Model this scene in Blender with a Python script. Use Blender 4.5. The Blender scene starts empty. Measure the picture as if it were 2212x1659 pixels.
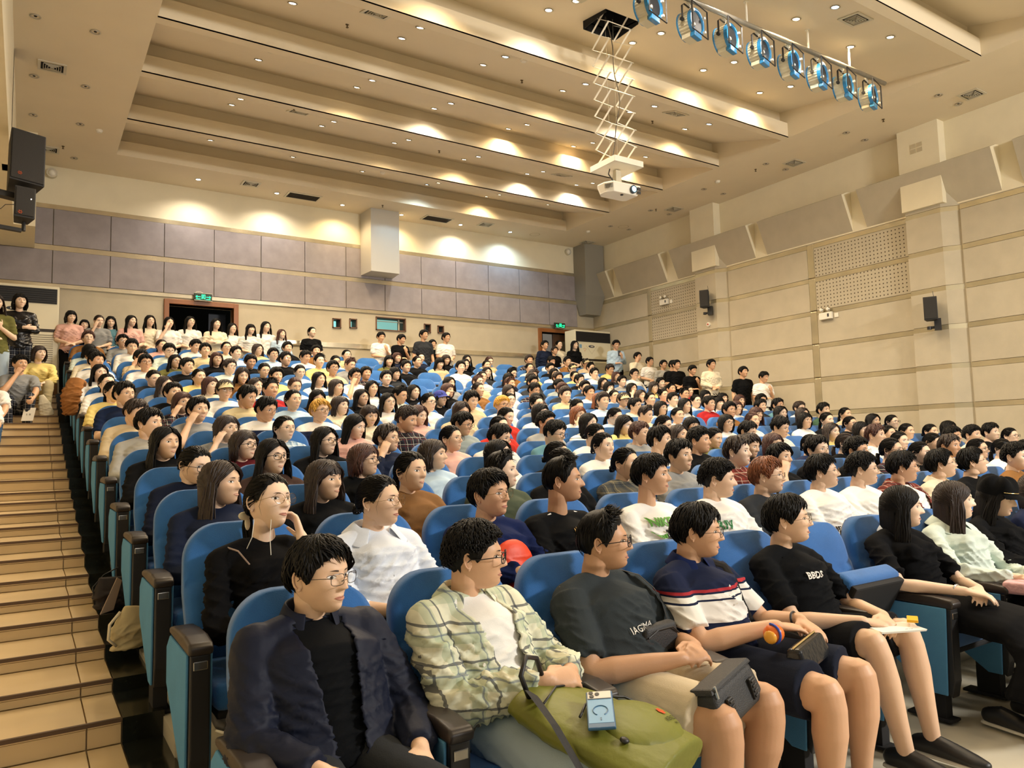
import bpy, bmesh, math, random
import numpy as np
from mathutils import Vector, Matrix, Euler
from mathutils.bvhtree import BVHTree
R=math.radians
SC=bpy.context.scene
COL=SC.collection
# ---------------------------------------------------------------- camera, world, light, exposure
cam=bpy.data.cameras.new('camera'); camo=bpy.data.objects.new('camera',cam); COL.objects.link(camo); SC.camera=camo
cam.sensor_width=36; cam.lens=1611.3/2212*36; cam.clip_end=200
yaw,pit,rol=R(33.114),R(4.782),R(-1.4286)
fw=Vector((math.sin(yaw)*math.cos(pit),math.cos(yaw)*math.cos(pit),math.sin(pit)))
r0=Vector((math.cos(yaw),-math.sin(yaw),0)); u0=r0.cross(fw)
rt=r0*math.cos(rol)+u0*math.sin(rol); up=-r0*math.sin(rol)+u0*math.cos(rol)
m=Matrix((rt,up,-fw)).transposed().to_4x4(); m.translation=Vector((0,0,1.4)); camo.matrix_world=m
W=bpy.data.worlds.new('world'); SC.world=W; W.use_nodes=True
W.node_tree.nodes['Background'].inputs[0].default_value=(1,.88,.70,1); W.node_tree.nodes['Background'].inputs[1].default_value=.17
SC.view_settings.view_transform='Standard'; SC.view_settings.look='None'; SC.view_settings.exposure=-0.12; SC.view_settings.gamma=1
SC.view_settings.use_curve_mapping=False
WARM=(1,.74,.42); NEUT=(1,.88,.74); COOL=(.62,.84,1)
def area(name,loc,tgt,sx,sy,e,c):
    l=bpy.data.lights.new(name,'AREA'); l.shape='RECTANGLE'; l.size=sx; l.size_y=sy; l.energy=e; l.color=c
    o=bpy.data.objects.new(name,l); COL.objects.link(o); o.location=loc
    o.rotation_euler=(Vector(tgt)-Vector(loc)).to_track_quat('-Z','Y').to_euler(); return o
area('stage_key_light',(8.6,-4.8,5.4),(4,5,1.0),1.8,.6,1000,(1,.94,.86))
area('stage_wash_light',(3.5,-6.0,5.6),(5,7,1.2),7,1.2,150,(1,.95,.88))  # soft unseen fill, added on the stage side to lift the audience
# ---------------------------------------------------------------- helpers
PI=math.pi
def mat(name,c,rough=.6,metal=0.,var=0.,vs=8.,bump=0.,bs=60.,spec=.5,emit=0,c2=None,stretch=None,sheen=0,coat=0,obj=True):
    if name in bpy.data.materials: return bpy.data.materials[name]
    M=bpy.data.materials.new(name); M.use_nodes=True; nt=M.node_tree; B=nt.nodes['Principled BSDF']
    B.inputs['Base Color'].default_value=(*c,1); B.inputs['Roughness'].default_value=rough; B.inputs['Metallic'].default_value=metal
    B.inputs['Specular IOR Level'].default_value=spec
    if sheen: B.inputs['Sheen Weight'].default_value=sheen; B.inputs['Sheen Roughness'].default_value=.6
    if coat: B.inputs['Coat Weight'].default_value=coat
    if emit: B.inputs['Emission Color'].default_value=(*c,1); B.inputs['Emission Strength'].default_value=emit
    if var or bump or c2:
        tc=nt.nodes.new('ShaderNodeTexCoord'); mp=nt.nodes.new('ShaderNodeMapping'); nt.links.new(tc.outputs['Object'],mp.inputs[0])
        if stretch: mp.inputs['Scale'].default_value=stretch
    if var or c2:
        n=nt.nodes.new('ShaderNodeTexNoise'); n.inputs['Scale'].default_value=vs; n.inputs['Detail'].default_value=5; nt.links.new(mp.outputs[0],n.inputs['Vector'])
        mr=nt.nodes.new('ShaderNodeValToRGB'); mr.color_ramp.elements[0].position=.3; mr.color_ramp.elements[1].position=.7
        a=c2 or [max(0,x*(1-var)) for x in c]; b=c if c2 else [min(1,x*(1+var)) for x in c]
        mr.color_ramp.elements[0].color=(*a,1); mr.color_ramp.elements[1].color=(*b,1)
        nt.links.new(n.outputs['Fac'],mr.inputs[0]); nt.links.new(mr.outputs[0],B.inputs['Base Color'])
    if bump:
        n2=nt.nodes.new('ShaderNodeTexNoise'); n2.inputs['Scale'].default_value=bs; n2.inputs['Detail'].default_value=3; nt.links.new(mp.outputs[0],n2.inputs['Vector'])
        bp=nt.nodes.new('ShaderNodeBump'); bp.inputs['Strength'].default_value=bump; bp.inputs['Distance'].default_value=.01
        nt.links.new(n2.outputs['Fac'],bp.inputs['Height']); nt.links.new(bp.outputs[0],B.inputs['Normal'])
    return M
def lk(nt,a,b): nt.links.new(a,b)
def mesh(name,V,F,mats=(),smooth=False,mi=None):
    me=bpy.data.meshes.new(name); me.from_pydata([tuple(v) for v in V],[],[tuple(f) for f in F])
    for m_ in mats: me.materials.append(m_)
    if mi is not None: me.polygons.foreach_set('material_index',mi)
    if smooth: me.polygons.foreach_set('use_smooth',[True]*len(me.polygons))
    me.update(); return me
def ob(name,me,parent=None,loc=(0,0,0),rot=None,label=None,cat=None,group=None,kind=None,sc=None):
    o=bpy.data.objects.new(name,me); COL.objects.link(o); o.location=loc
    if rot is not None: o.rotation_euler=rot
    if sc is not None: o.scale=sc
    if parent is not None: o.parent=parent
    if label: o['label']=label
    if cat: o['category']=cat
    if group: o['group']=group
    if kind: o['kind']=kind
    return o
def emp(name,loc=(0,0,0),rz=0,label=None,cat=None,group=None,kind=None):
    o=ob(name,None,None,loc,(0,0,rz),label,cat,group,kind); o.empty_display_size=.1; return o
class G:                                     # geometry collector
    def __init__(s): s.V=[];s.F=[];s.M=[]
    def add(s,V,F,mi=0):
        b=len(s.V); s.V+= [tuple(v) for v in V]; s.F+=[tuple(i+b for i in f) for f in F]; s.M+=[mi]*len(F); return s
    def box(s,x0,x1,y0,y1,z0,z1,mi=0,tx=0,ty=0):
        V=[(x0,y0,z0),(x1,y0,z0),(x1,y1,z0),(x0,y1,z0),(x0+tx,y0+ty,z1),(x1-tx,y0+ty,z1),(x1-tx,y1-ty,z1),(x0+tx,y1-ty,z1)]
        return s.add(V,[(0,3,2,1),(4,5,6,7),(0,1,5,4),(1,2,6,5),(2,3,7,6),(3,0,4,7)],mi)
    def quad(s,a,b,c,d,mi=0): return s.add([a,b,c,d],[(0,1,2,3)],mi)
    def prism(s,poly,x0,x1,mi=0,axis=0):     # polygon in (y,z) extruded on x (axis 0), or (x,z) on y (1), or (x,y) on z (2)
        n=len(poly); f=(lambda p,t:(t,p[0],p[1])) if axis==0 else ((lambda p,t:(p[0],t,p[1])) if axis==1 else (lambda p,t:(p[0],p[1],t)))
        V=[f(p,x0) for p in poly]+[f(p,x1) for p in poly]
        F=[tuple(range(n))[::-1],tuple(range(n,2*n))]+[(i,(i+1)%n,(i+1)%n+n,i+n) for i in range(n)]
        return s.add(V,F,mi)
    def tube(s,P,rad,seg=8,mi=0,cap=True,fl=None,up=None,round_=False):
        P=[Vector(p) for p in P]; n=len(P)
        if not isinstance(rad,list): rad=[rad]*n
        rad=list(rad)
        if round_:                            # rounded ends
            d0=(P[0]-P[1]).normalized(); d1=(P[-1]-P[-2]).normalized(); ra=rad[0] if not hasattr(rad[0],'__len__') else sum(rad[0])/2; rb=rad[-1] if not hasattr(rad[-1],'__len__') else sum(rad[-1])/2
            k=lambda r,f:(r[0]*f,r[1]*f) if hasattr(r,'__len__') else r*f
            P=[P[0]+d0*ra*.95,P[0]+d0*ra*.6]+P+[P[-1]+d1*rb*.6,P[-1]+d1*rb*.95]; rad=[k(rad[0],.3),k(rad[0],.8)]+rad+[k(rad[-1],.8),k(rad[-1],.3)]; n=len(P)
        b=len(s.V); pu=Vector(up) if up is not None else None
        for i in range(n):
            t=(P[min(i+1,n-1)]-P[max(i-1,0)]).normalized()
            if pu is None: pu=Vector((0,0,1)) if abs(t.z)<.9 else Vector((0,1,0))
            a=pu-t*pu.dot(t)
            if a.length<1e-4: a=t.orthogonal()
            a.normalize(); c=t.cross(a); pu=a
            r=rad[i]; ra,rb=(r if hasattr(r,'__len__') else (r,r))
            for k in range(seg):
                th=2*PI*k/seg; s.V.append(tuple(P[i]+c*(ra*math.cos(th))+a*(rb*math.sin(th))))
        for i in range(n-1):
            for k in range(seg):
                k2=(k+1)%seg; s.F.append((b+i*seg+k,b+i*seg+k2,b+(i+1)*seg+k2,b+(i+1)*seg+k)); s.M.append(mi)
        if cap:
            s.F.append(tuple(b+k for k in range(seg))[::-1]); s.M.append(mi)
            s.F.append(tuple(b+(n-1)*seg+k for k in range(seg))); s.M.append(mi)
        return s
    def ell(s,c,r,nu=14,nv=9,mi=0,rot=None):
        c=Vector(c); V=[];F=[]
        for j in range(nv+1):
            ph=-PI/2+PI*j/nv
            for i in range(nu):
                th=2*PI*i/nu; v=Vector((r[0]*math.cos(ph)*math.cos(th),r[1]*math.cos(ph)*math.sin(th),r[2]*math.sin(ph)))
                if rot is not None: v=rot@v
                V.append(c+v)
        for j in range(nv):
            for i in range(nu): F.append((j*nu+i,j*nu+(i+1)%nu,(j+1)*nu+(i+1)%nu,(j+1)*nu+i))
        return s.add(V,F,mi)
    def cyl(s,c,r,h,seg=20,mi=0,r2=None,axis=2):
        r2=r if r2 is None else r2; c=Vector(c); V=[]
        for rr,t in ((r,0),(r2,h)):
            for k in range(seg):
                a=2*PI*k/seg; p=(rr*math.cos(a),rr*math.sin(a),t)
                if axis==0: p=(p[2],p[0],p[1])
                elif axis==1: p=(p[0],p[2],p[1])
                V.append(c+Vector(p))
        F=[(k,(k+1)%seg,(k+1)%seg+seg,k+seg) for k in range(seg)]+[tuple(range(seg))[::-1],tuple(range(seg,2*seg))]
        return s.add(V,F,mi)
    def mesh(s,name,mats,smooth=False,fix=False,bevel=0,seg=2):
        me=mesh(name,s.V,s.F,mats if isinstance(mats,(list,tuple)) else [mats],smooth,s.M)
        if fix or bevel:
            bm=bmesh.new(); bm.from_mesh(me)
            bmesh.ops.recalc_face_normals(bm,faces=bm.faces)
            if bevel: 
                bmesh.ops.remove_doubles(bm,verts=bm.verts,dist=1e-5)
                bmesh.ops.bevel(bm,geom=list(bm.edges),offset=bevel,segments=seg,affect='EDGES',profile=.6,clamp_overlap=True)
            bm.to_mesh(me); bm.free()
            if smooth: me.polygons.foreach_set('use_smooth',[True]*len(me.polygons))
        return me
TS=bpy.data.scenes.new('workbench')            # scratch scene: modifiers are evaluated here, then it is removed
def bake(o):
    TS.collection.objects.link(o); vl=TS.view_layers[0]; vl.update(); out=bpy.data.meshes.new_from_object(o.evaluated_get(vl.depsgraph)); TS.collection.objects.unlink(o)
    if o.name[0]=='t' and len(o.name)<6 and o.name[:3]!='tmp':
        d=o.data; cu=o.type!='MESH'; bpy.data.objects.remove(o); (bpy.data.curves if cu else bpy.data.meshes).remove(d)
    return out
def fuse(g,vox,smooth=2,mats=(),name='m',wr=0,seed=0,smf=.6,dec=1.):
    """voxel-remesh the collected closed shells into one continuous skin"""
    me=g.mesh(name,[],fix=True); o=bpy.data.objects.new('tmp',me)
    r=o.modifiers.new('r','REMESH'); r.mode='VOXEL'; r.voxel_size=vox; r.use_smooth_shade=True
    if smooth: s=o.modifiers.new('s','SMOOTH'); s.iterations=smooth; s.factor=smf
    if dec<1: d_=o.modifiers.new('d','DECIMATE'); d_.ratio=dec
    out=bake(o); out.name=name
    if dec<1: out.polygons.foreach_set('use_smooth',[True]*len(out.polygons))
    bpy.data.objects.remove(o); bpy.data.meshes.remove(me); out.materials.clear()
    for m_ in mats: out.materials.append(m_)
    if wr: wrinkle(out,wr,seed)
    return out
def wrinkle(me,amp,seed=0):
    """cloth folds: ridged, stretched, patchy waves along the normals"""
    n=len(me.vertices); co=np.empty(n*3,'f'); me.vertices.foreach_get('co',co); co=co.reshape(-1,3); no=np.empty(n*3,'f'); me.vertices.foreach_get('normal',no) ; no=no.reshape(-1,3)
    rs=np.random.RandomState(seed+7); d=np.zeros(n)
    for k in range(9):
        v=np.array([rs.normal()*.55,rs.normal()*.3,1.0]); v/=np.linalg.norm(v); f=rs.uniform(38,95); w=rs.normal(size=3)*np.array([8,8,5]); w2=rs.normal(size=3)*8
        s_=np.sin(co@v*f+1.5*np.sin(co@w+rs.uniform(0,6))); m_=np.clip(np.sin(co@w2+rs.uniform(0,6))-.15,0,1)**1.2
        d+=(1-np.abs(s_))**2.2*m_*(50/f)**.6
    top=co[:,2].max(); fade=np.clip((top-co[:,2]-.05)/.10,.0,1)
    co+=no*((d-d.mean())*amp*fade)[:,None]; me.vertices.foreach_set('co',co.ravel()); me.update()
def rgb(h): # sRGB hex to linear
    v=[int(h[i:i+2],16)/255 for i in (0,2,4)]; return tuple(x/12.92 if x<.04045 else ((x+.055)/1.055)**2.4 for x in v)
# ---------------------------------------------------------------- materials of the hall
M_plaster=mat('plaster',rgb('e6dcc0'),.85,var=.03,vs=3,bump=.15,bs=90)
M_ceil=mat('ceiling_paint',rgb('e2d5ba'),.9,var=.02,vs=2)
M_felt=mat('grey_felt_panel',rgb('979092'),.95,var=.10,vs=5,bump=.2,bs=150)
M_wallp=mat('beige_fabric_panel',rgb('bab09a'),.95,var=.05,vs=4,bump=.25,bs=120)
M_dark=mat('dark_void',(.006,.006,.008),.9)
M_strip=mat('brushed_steel_strip',rgb('cfc4aa'),.2,.75,var=.12,vs=3,bump=.12,bs=5,stretch=(1,1,.3))
M_strip2=mat('steel_strip',rgb('c4b897'),.24,.55,var=.15,vs=2,bump=.1,bs=4)
M_black=mat('black_plastic',(.012,.012,.013),.45)
M_blackm=mat('matt_black',(.01,.01,.011),.8)
M_white=mat('white_plastic',rgb('e9e4d6'),.4)
M_alu=mat('painted_aluminium',rgb('cfc8b4'),.45,.3)
M_seat=mat('blue_seat_fabric',rgb('2867ac'),.9,var=.10,vs=10,bump=.35,bs=420,sheen=.25,spec=.25)
M_seat2=mat('blue_panel_fabric',rgb('5590bd'),.85,var=.06,vs=6,bump=.2,bs=300,spec=.25)
M_pad=mat('worn_black_armrest',rgb('2c2623'),.42,var=.25,vs=12)
M_tile=mat('cream_step_tile',rgb('d8c096'),.28,var=.07,vs=2.2,spec=.5)
M_tile2=mat('floor_tile',rgb('d9d2bd'),.12,var=.03,vs=2)
M_gran=mat('dark_granite',rgb('1b1d17'),.14,var=.4,vs=60)
M_nose=mat('brown_nosing',rgb('5a4636'),.6)
M_wood=mat('door_wood',rgb('8a5426'),.4,var=.15,vs=6,stretch=(1,1,.1))
M_grey=mat('grey_duct_paint',rgb('8f8b80'),.6)
XL,XR,YB,ZC=-2.0,12.66,15.3,6.6
FL=[0,.16,.27,.38,.50,.65,.81,.96,1.11,1.28,1.47,1.67,1.88,2.10,2.32]
PX=.555; RY=lambda r:1.98+.835*r; SX=lambda c:.80+PX*c
NZ=[.08,.19,.295,.356,.426,.504,.565,.626,.713,.80,.869,.948,1.017,1.087,1.19,1.278,1.365,1.44,1.557,1.67,1.774,1.86,1.974,2.096,2.209,2.322,2.39,2.43]
NZ=NZ+[2.45]; NY=[3.654+.4176*(k-2) for k in range(len(NZ))]     # step nosings
ZB=2.45
def S(name,g,mats,parent=None,smooth=False,fix=False,bevel=0):
    return ob(name,g.mesh(name,mats,smooth,fix or bevel>0,bevel),parent,kind=None if parent else 'structure')
# floor -------------------------------------------------------------
g=G(); g.box(XL-.3,XR+.3,-6,30,-.3,-.012)
# seating tiers under the rows
for r in range(1,15):
    y0=RY(r)-.30; y1=RY(r+1)-.30 if r<14 else YB+.2
    g.box(.53,XR,y0,y1,-.2,FL[r])
g.box(.53,XR,RY(14)+.75,YB+.2,0,ZB)
floor=S('floor',g,[M_tile2])
tm=G().box(.004,.596,.004,.596,-.012,0).mesh('floor_tile',[M_tile2])
for i in range(-1,13):
    for j in range(-4,3):
        if i*.6>-.5 and not (j>=2 and i>=1): 
            x,y=.46+.6*i, .28+.6*j
            if y<2.0: ob('tile',tm,floor,(x,y,0))
# aisle stairs: tiles, granite edge and nosings per step
st=S('floor_stairs',G().box(XL,.53,NY[0]+.02,YB,-.2,0.02),[M_tile])
for k in range(len(NZ)):
    y0=NY[k]; y1=NY[k+1] if k+1<len(NZ) else YB; z=NZ[k]; zb=NZ[k-1] if k else 0
    st_g=G().box(XL,.53,y0+.03,y1+.05,zb-.25,z-.02); ob('step_base',st_g.mesh('step_base',[M_tile]),st)
    for x0,x1 in ((-1.56,-.96),(-.96,-.36),(-.36,.24),(.24,.37)):
        ob('tile',G().box(x0+.003,x1-.003,y0,y1+.0,z-.02,z).mesh('tread',[M_tile]),st)
        if z-zb>.03: ob('tile',G().box(x0+.003,x1-.003,y0+.008,y0+.028,zb+.003,z-.024).mesh('riser',[M_tile]),st)
    if k<28: ob('nosing',G().box(-1.56,.37,y0-.004,y0+.012,z-.014,z+.003).mesh('nosing',[M_nose]),st)
    ob('granite_edge',G().box(.372,.535,y0-.004,y1-.004,zb-.2,z+.002).mesh('granite',[M_gran]),st)
ob('tile',G().box(-1.56,.37,NY[0]-.9,NY[0]+.02,-.015,.004).mesh('t',[M_tile]),st)
ob('granite_edge',G().box(.372,.535,1.2,NY[0]+.02,-.015,.0045).mesh('granite',[M_gran]),st)
# back wall ---------------------------------------------------------
g=G()
doors=[(2.22,3.40,4.27),(10.89,11.96,4.28)]
wins=[(5.43,5.62,4.02,4.23,.3),(5.81,5.98,4.04,4.25,.3),(6.42,7.14,4.04,4.34,.3),(7.6,7.77,4.05,4.26,.3),(7.95,8.11,4.06,4.24,.3)]
xs=sorted([XL]+[v for d in doors for v in d[:2]]+[v for w in wins for v in w[:2]]+[XR])
for a,b in zip(xs[:-1],xs[1:]):
    d=[q for q in doors if abs(q[0]-a)<1e-6]; w=[q for q in wins if abs(q[0]-a)<1e-6]
    if d: g.box(a,b,YB,YB+.25,d[0][2],ZC+.6)
    elif w: g.box(a,b,YB,YB+.25,w[0][3],ZC+.6); g.box(a,b,YB,YB+.25,ZB-.3,w[0][2])
    else: g.box(a,b,YB,YB+.25,ZB-.3,ZC+.6)
wb=S('wall_back',g,[M_wallp])
ob('plaster_band',G().box(XL,XR,YB-.012,YB,5.88,ZC).mesh('pb',[M_plaster]),wb)
js=[-.59+.9033*i for i in range(0,15)]
for z0,z1 in ((5.165,5.815),(4.475,5.065)):
    for a,b in zip(js[:-1],js[1:]):
        b=min(b,XR)
        if a<XR-.1: ob('felt_panel',G().box(a+.006,b-.006,YB-.035,YB,z0,z1).mesh('felt',[M_felt],bevel=.006),wb)
    ob('felt_panel',G().box(XL,js[0]-.006,YB-.035,YB,z0,z1).mesh('felt',[M_felt],bevel=.006),wb)
for z0,z1 in ((5.82,5.90),(5.07,5.16),(4.40,4.47),(3.60,3.70)):
    for a,b in ((XL,2.2),(2.2,6.2),(6.2,10.9),(10.9,XR)):
        if z0<3.7 and a==2.2: a=3.5
        ob('steel_strip',G().box(a,b-.002,YB-.026,YB,z0,z1).mesh('strip',[M_strip]),wb)
# doors, dark foyer and windows of the projection booth
for n,(a,b,zt) in enumerate(doors):
    D_=emp('door_%d'%(n+1),((a+b)/2,YB,ZB),kind='structure'); w=b-a; h=zt-ZB
    g=G(); g.box(-w/2-.09,-w/2,-.05,.2,0,h+.09); g.box(w/2,w/2+.09,-.05,.2,0,h+.09); g.box(-w/2,w/2,-.05,.2,h,h+.09)
    ob('door_frame',g.mesh('frame',[M_wood],bevel=.008),D_)
    g=G(); g.box(-w/2,w/2,.02,.022,h-.0,h)
    if n==1:
        p=ob('door_leaf',G().box(-.12,w/2,.06,.10,0,h-.02).mesh('leaf',[mat('dark_wood',rgb('4d3524'),.4,var=.2,vs=5)],bevel=.006),D_)
        ob('door_panel',G().box(-.02,w/2-.1,.045,.06,.9,h-.2).mesh('pan',[mat('grey_glass_panel',rgb('6a6458'),.25)],bevel=.01),p)
    else:
        ob('door_leaf',G().box(w/2-.35,w/2-.02,.6,.64,0,h-.02).mesh('leaf',[mat('navy_door',(.01,.018,.04),.5)]),D_)
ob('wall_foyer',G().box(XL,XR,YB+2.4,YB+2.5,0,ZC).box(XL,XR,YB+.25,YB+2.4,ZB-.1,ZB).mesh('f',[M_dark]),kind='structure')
M_booth=mat('booth_light',rgb('9fd8d0'),.5,emit=.8)
M_gl=mat('window_glass',(.8,.95,.95),.05); M_gl.node_tree.nodes['Principled BSDF'].inputs['Transmission Weight'].default_value=1
for n,(a,b,z0,z1,_) in enumerate(wins):
    D_=emp('window_%d'%(n+1),((a+b)/2,YB,z0),kind='structure'); w=b-a; h=z1-z0; t=.02
    g=G(); g.box(-w/2,-w/2+t,-.03,.25,0,h); g.box(w/2-t,w/2,-.03,.25,0,h); g.box(-w/2,w/2,-.03,.25,0,t); g.box(-w/2,w/2,-.03,.25,h-t,h)
    ob('window_frame',g.mesh('wf',[mat('rust_frame',rgb('6b4a35') if n!=2 else rgb('8c8676'),.6)]),D_)
    if n==2:
        ob('sash_bar',G().box(.22,.245,.08,.1,t,h-t).box(-w/2+t,w/2-t,.08,.1,h-.09,h-.075).mesh('sb',[M_alu]),D_); ob('pane',G().box(-w/2+t,w/2-t,.10,.105,t,h-t).mesh('gl',[M_gl]),D_)
    ob('booth_wall',G().box(-w/2-.1,(.42,.42,w/2+.16,.50,.6)[n],.8,.82,-.2,h+.4).mesh('bw',[M_booth if n<4 else M_dark]),D_)
# left wall with duct box ------------------------------------------
S('wall_left',G().box(XL-.2,XL,-1,YB,-.2,5.07),[M_plaster])
g=G(); g.prism([(-.25,5.07),(-.25,ZC),(XL-.2,ZC),(XL-.2,5.07)],-1,13.8,axis=1); g.box(XL-.2,.04,13.8,YB,5.07,ZC)
g.box(-.34,-.25,11.0,11.25,5.07,ZC-.0)
S('wall_left_upper',g,[M_plaster])
# right wall ---------------------------------------------------------
wr=S('wall_right',G().box(XR,XR+.25,-1.5,YB,-.2,ZC+.6),[M_wallp])
ob('plaster_band',G().box(XR-.012,XR,-1.5,YB,5.16,ZC).mesh('pb',[M_plaster]),wr)
M_perf=mat('perforated_panel',rgb('b8ae98'),.9,var=.03,vs=5)
nt=M_perf.node_tree; B_=nt.nodes['Principled BSDF']; src=B_.inputs['Base Color'].links[0].from_socket
tc=nt.nodes.new('ShaderNodeTexCoord'); vm=nt.nodes.new('ShaderNodeVectorMath'); vm.operation='SCALE'; vm.inputs['Scale'].default_value=14.5; lk(nt,tc.outputs['Object'],vm.inputs[0])
fr=nt.nodes.new('ShaderNodeVectorMath'); fr.operation='FRACTION'; lk(nt,vm.outputs[0],fr.inputs[0]); sb=nt.nodes.new('ShaderNodeVectorMath'); sb.operation='SUBTRACT'; lk(nt,fr.outputs[0],sb.inputs[0]); sb.inputs[1].default_value=(.5,.5,.5)
mu=nt.nodes.new('ShaderNodeVectorMath'); mu.operation='MULTIPLY'; lk(nt,sb.outputs[0],mu.inputs[0]); mu.inputs[1].default_value=(0,1,1); ln=nt.nodes.new('ShaderNodeVectorMath'); ln.operation='LENGTH'; lk(nt,mu.outputs[0],ln.inputs[0])
lt=nt.nodes.new('ShaderNodeMath'); lt.operation='LESS_THAN'; lt.inputs[1].default_value=.17; lk(nt,ln.outputs['Value'],lt.inputs[0])
mx=nt.nodes.new('ShaderNodeMix'); mx.data_type='RGBA'; lk(nt,lt.outputs[0],mx.inputs[0]); lk(nt,src,mx.inputs[6]); mx.inputs[7].default_value=(*rgb('4a3f30'),1); lk(nt,mx.outputs[2],B_.inputs['Base Color'])
ZS=[5.14,4.48,3.84,3.20,2.56,1.92,1.28,.64,0.]
bays=[(13.22,YB,0),(11.54,13.10,1),(8.76,10.72,0),(6.74,8.62,1),(4.1,5.92,0),(1.94,3.96,1)]
for y0,y1,pf in bays:
    for i,(zt,zb) in enumerate(zip(ZS[:-1],ZS[1:])):
        ob('wall_panel',G().box(XR-.035,XR,y0+.004,y1-.004,zb+.005,zt-.085).mesh('wp',[M_perf if pf and i<2 else M_wallp],bevel=.006),wr)
        ob('steel_strip',G().box(XR-.03,XR,y0,y1,zt-.08,zt).mesh('strip',[M_strip2]),wr)
for y0,y1 in ((13.10,13.22),(8.62,8.76),(3.96,4.1)):
    for zt,zb in zip(ZS[:-1],ZS[1:]): ob('steel_strip',G().box(XR-.038,XR,y0,y1,zb+.01,zt-.01).mesh('vs',[M_strip2],bevel=.012),wr)
for y0,y1 in ((10.96,11.54),(6.16,6.74),(1.36,1.94)):
    P=emp('trim_pillar',(XR,(y0+y1)/2,0),kind='structure')
    h=(y1-y0)/2; sl=.22
    for i,(zt,zb) in enumerate(zip([5.64]+ZS[:-1],[5.14]+ZS[1:])):
        t=0 if i==0 else .075
        ob('pillar_panel',G().prism([(0,-h-sl),(-.16,-h),(-.16,h),(0,h)],zb+.004,zt-t-.004,axis=2).mesh('pp',[M_wallp],fix=True),P)
        if i: ob('steel_strip',G().prism([(0,-h-sl),(-.154,-h+.004),(-.154,h-.004),(0,h-.002)],zt-.079,zt,axis=2).mesh('ps',[M_strip2],fix=True),P)
    ob('pillar_head',G().box(-.22,0,-h-.08,h+.02,5.2,ZC).mesh('ph',[M_plaster]),P)
    if y0==6.16:
        g=G(); 
        for a in (-.06,.05):
            for z in (6.28,6.19): g.box(-.226,-.22,a-.045,a+.045,z-.035,z+.035)
        ob('faded_notice',g.mesh('fn',[mat('faded_tape',rgb('c2b597'),.6)]),P)
# leaning acoustic boxes over the top strip
for y0,y1 in ((14.36,YB-.02),(12.44,14.13),(9.88,12.19),(7.70,9.69),(5.19,7.52),(2.9,4.98)):
    g=G(); g.prism([(0,5.16),(-.30,5.83),(-.12,5.90),(0,5.92)],-(y1-y0)/2+.1,(y1-y0)/2,axis=1)
    V=[(x,y,z) for (x,y,z) in g.V]
    A=ob('acoustic_box',mesh('ab',V,g.F,[M_wallp]),wr,(XR,(y0+y1)/2,0))
    A.data.materials.append(M_plaster); 
    for p in A.data.polygons:
        if abs(p.normal.y)>.9: p.material_index=1
# ceiling with stepped coffers --------------------------------------
F_=[14.15,12.55,10.85,9.35,7.81,4.69,3.1,1.5,-.1,-1.7]
g=G(); X0,X1=1.19,10.92; ZH=7.1
g.box(XL-.2,X0-.05,-2,YB,ZC,ZC+.02); g.box(X1+.05,XR,-2,YB,ZC,ZC+.02); g.box(X0-.05,X1+.05,F_[0]+.14,YB,ZC,ZC+.02)
# hatch hole in bay 4
HX0,HX1,HY0,HY1=6.08,6.62,6.90,7.36
for i,yf in enumerate(F_):
    g.box(X0,X1,yf,yf+.14,ZC,ZC+.26)                       # lit fascia
    g.quad((X0,yf+.14-.0,ZC+.26),(X1,yf+.14,ZC+.26),(X1,yf+.16,ZH+.02),(X0,yf+.16,ZH+.02)) if 0 else g.box(X0,X1,yf+.145,yf+.2,ZC+.2,ZH+.05)
    if i+1<len(F_):
        yn=F_[i+1]+0.0; ya,yb=yn+.0,yf+.15
        zz=lambda y:ZC+(ZH-ZC)*(y-yn)/(yb-yn)
        def slab(xa,xb,y0,y1): g.add([(xa,y0,zz(y0)),(xb,y0,zz(y0)),(xb,y1,zz(y1)),(xa,y1,zz(y1)),(xa,y0,zz(y0)+.02),(xb,y0,zz(y0)+.02),(xb,y1,zz(y1)+.02),(xa,y1,zz(y1)+.02)],[(0,3,2,1),(4,5,6,7),(0,1,5,4),(1,2,6,5),(2,3,7,6),(3,0,4,7)])
        # the plane runs from the far riser foot down to the next fascia
        if i==4:
            slab(X0,HX0,yn,yb); slab(HX1,X1,yn,yb); slab(HX0,HX1,yn,HY0); slab(HX0,HX1,HY1,yb)
        else: slab(X0,X1,yn,yb)
g.box(X0-.05,X0,-2,F_[0]+.14,ZC,ZH+.1); g.box(X1,X1+.05,-2,F_[0]+.14,ZC,ZH+.1)
ceil=S('ceiling',g,[M_ceil])
def ceilz(x,y):
    if not (X0<x<X1) or y>F_[0]: return ZC,0
    for a,b in zip(F_[:-1],F_[1:]):
        if b<=y<=a+.15: s_=(ZH-ZC)/(a+.15-b); return ZC+s_*(y-b), math.atan(s_)
    return ZC,0
ob('ceiling_hatch_box',G().box(HX0,HX1,HY0,HY1,7.4,7.42).box(HX0-.01,HX0,HY0,HY1,6.9,7.4).box(HX1,HX1+.01,HY0,HY1,6.9,7.4).box(HX0,HX1,HY1,HY1+.01,6.9,7.4).mesh('hb',[M_dark]),ceil)
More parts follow.
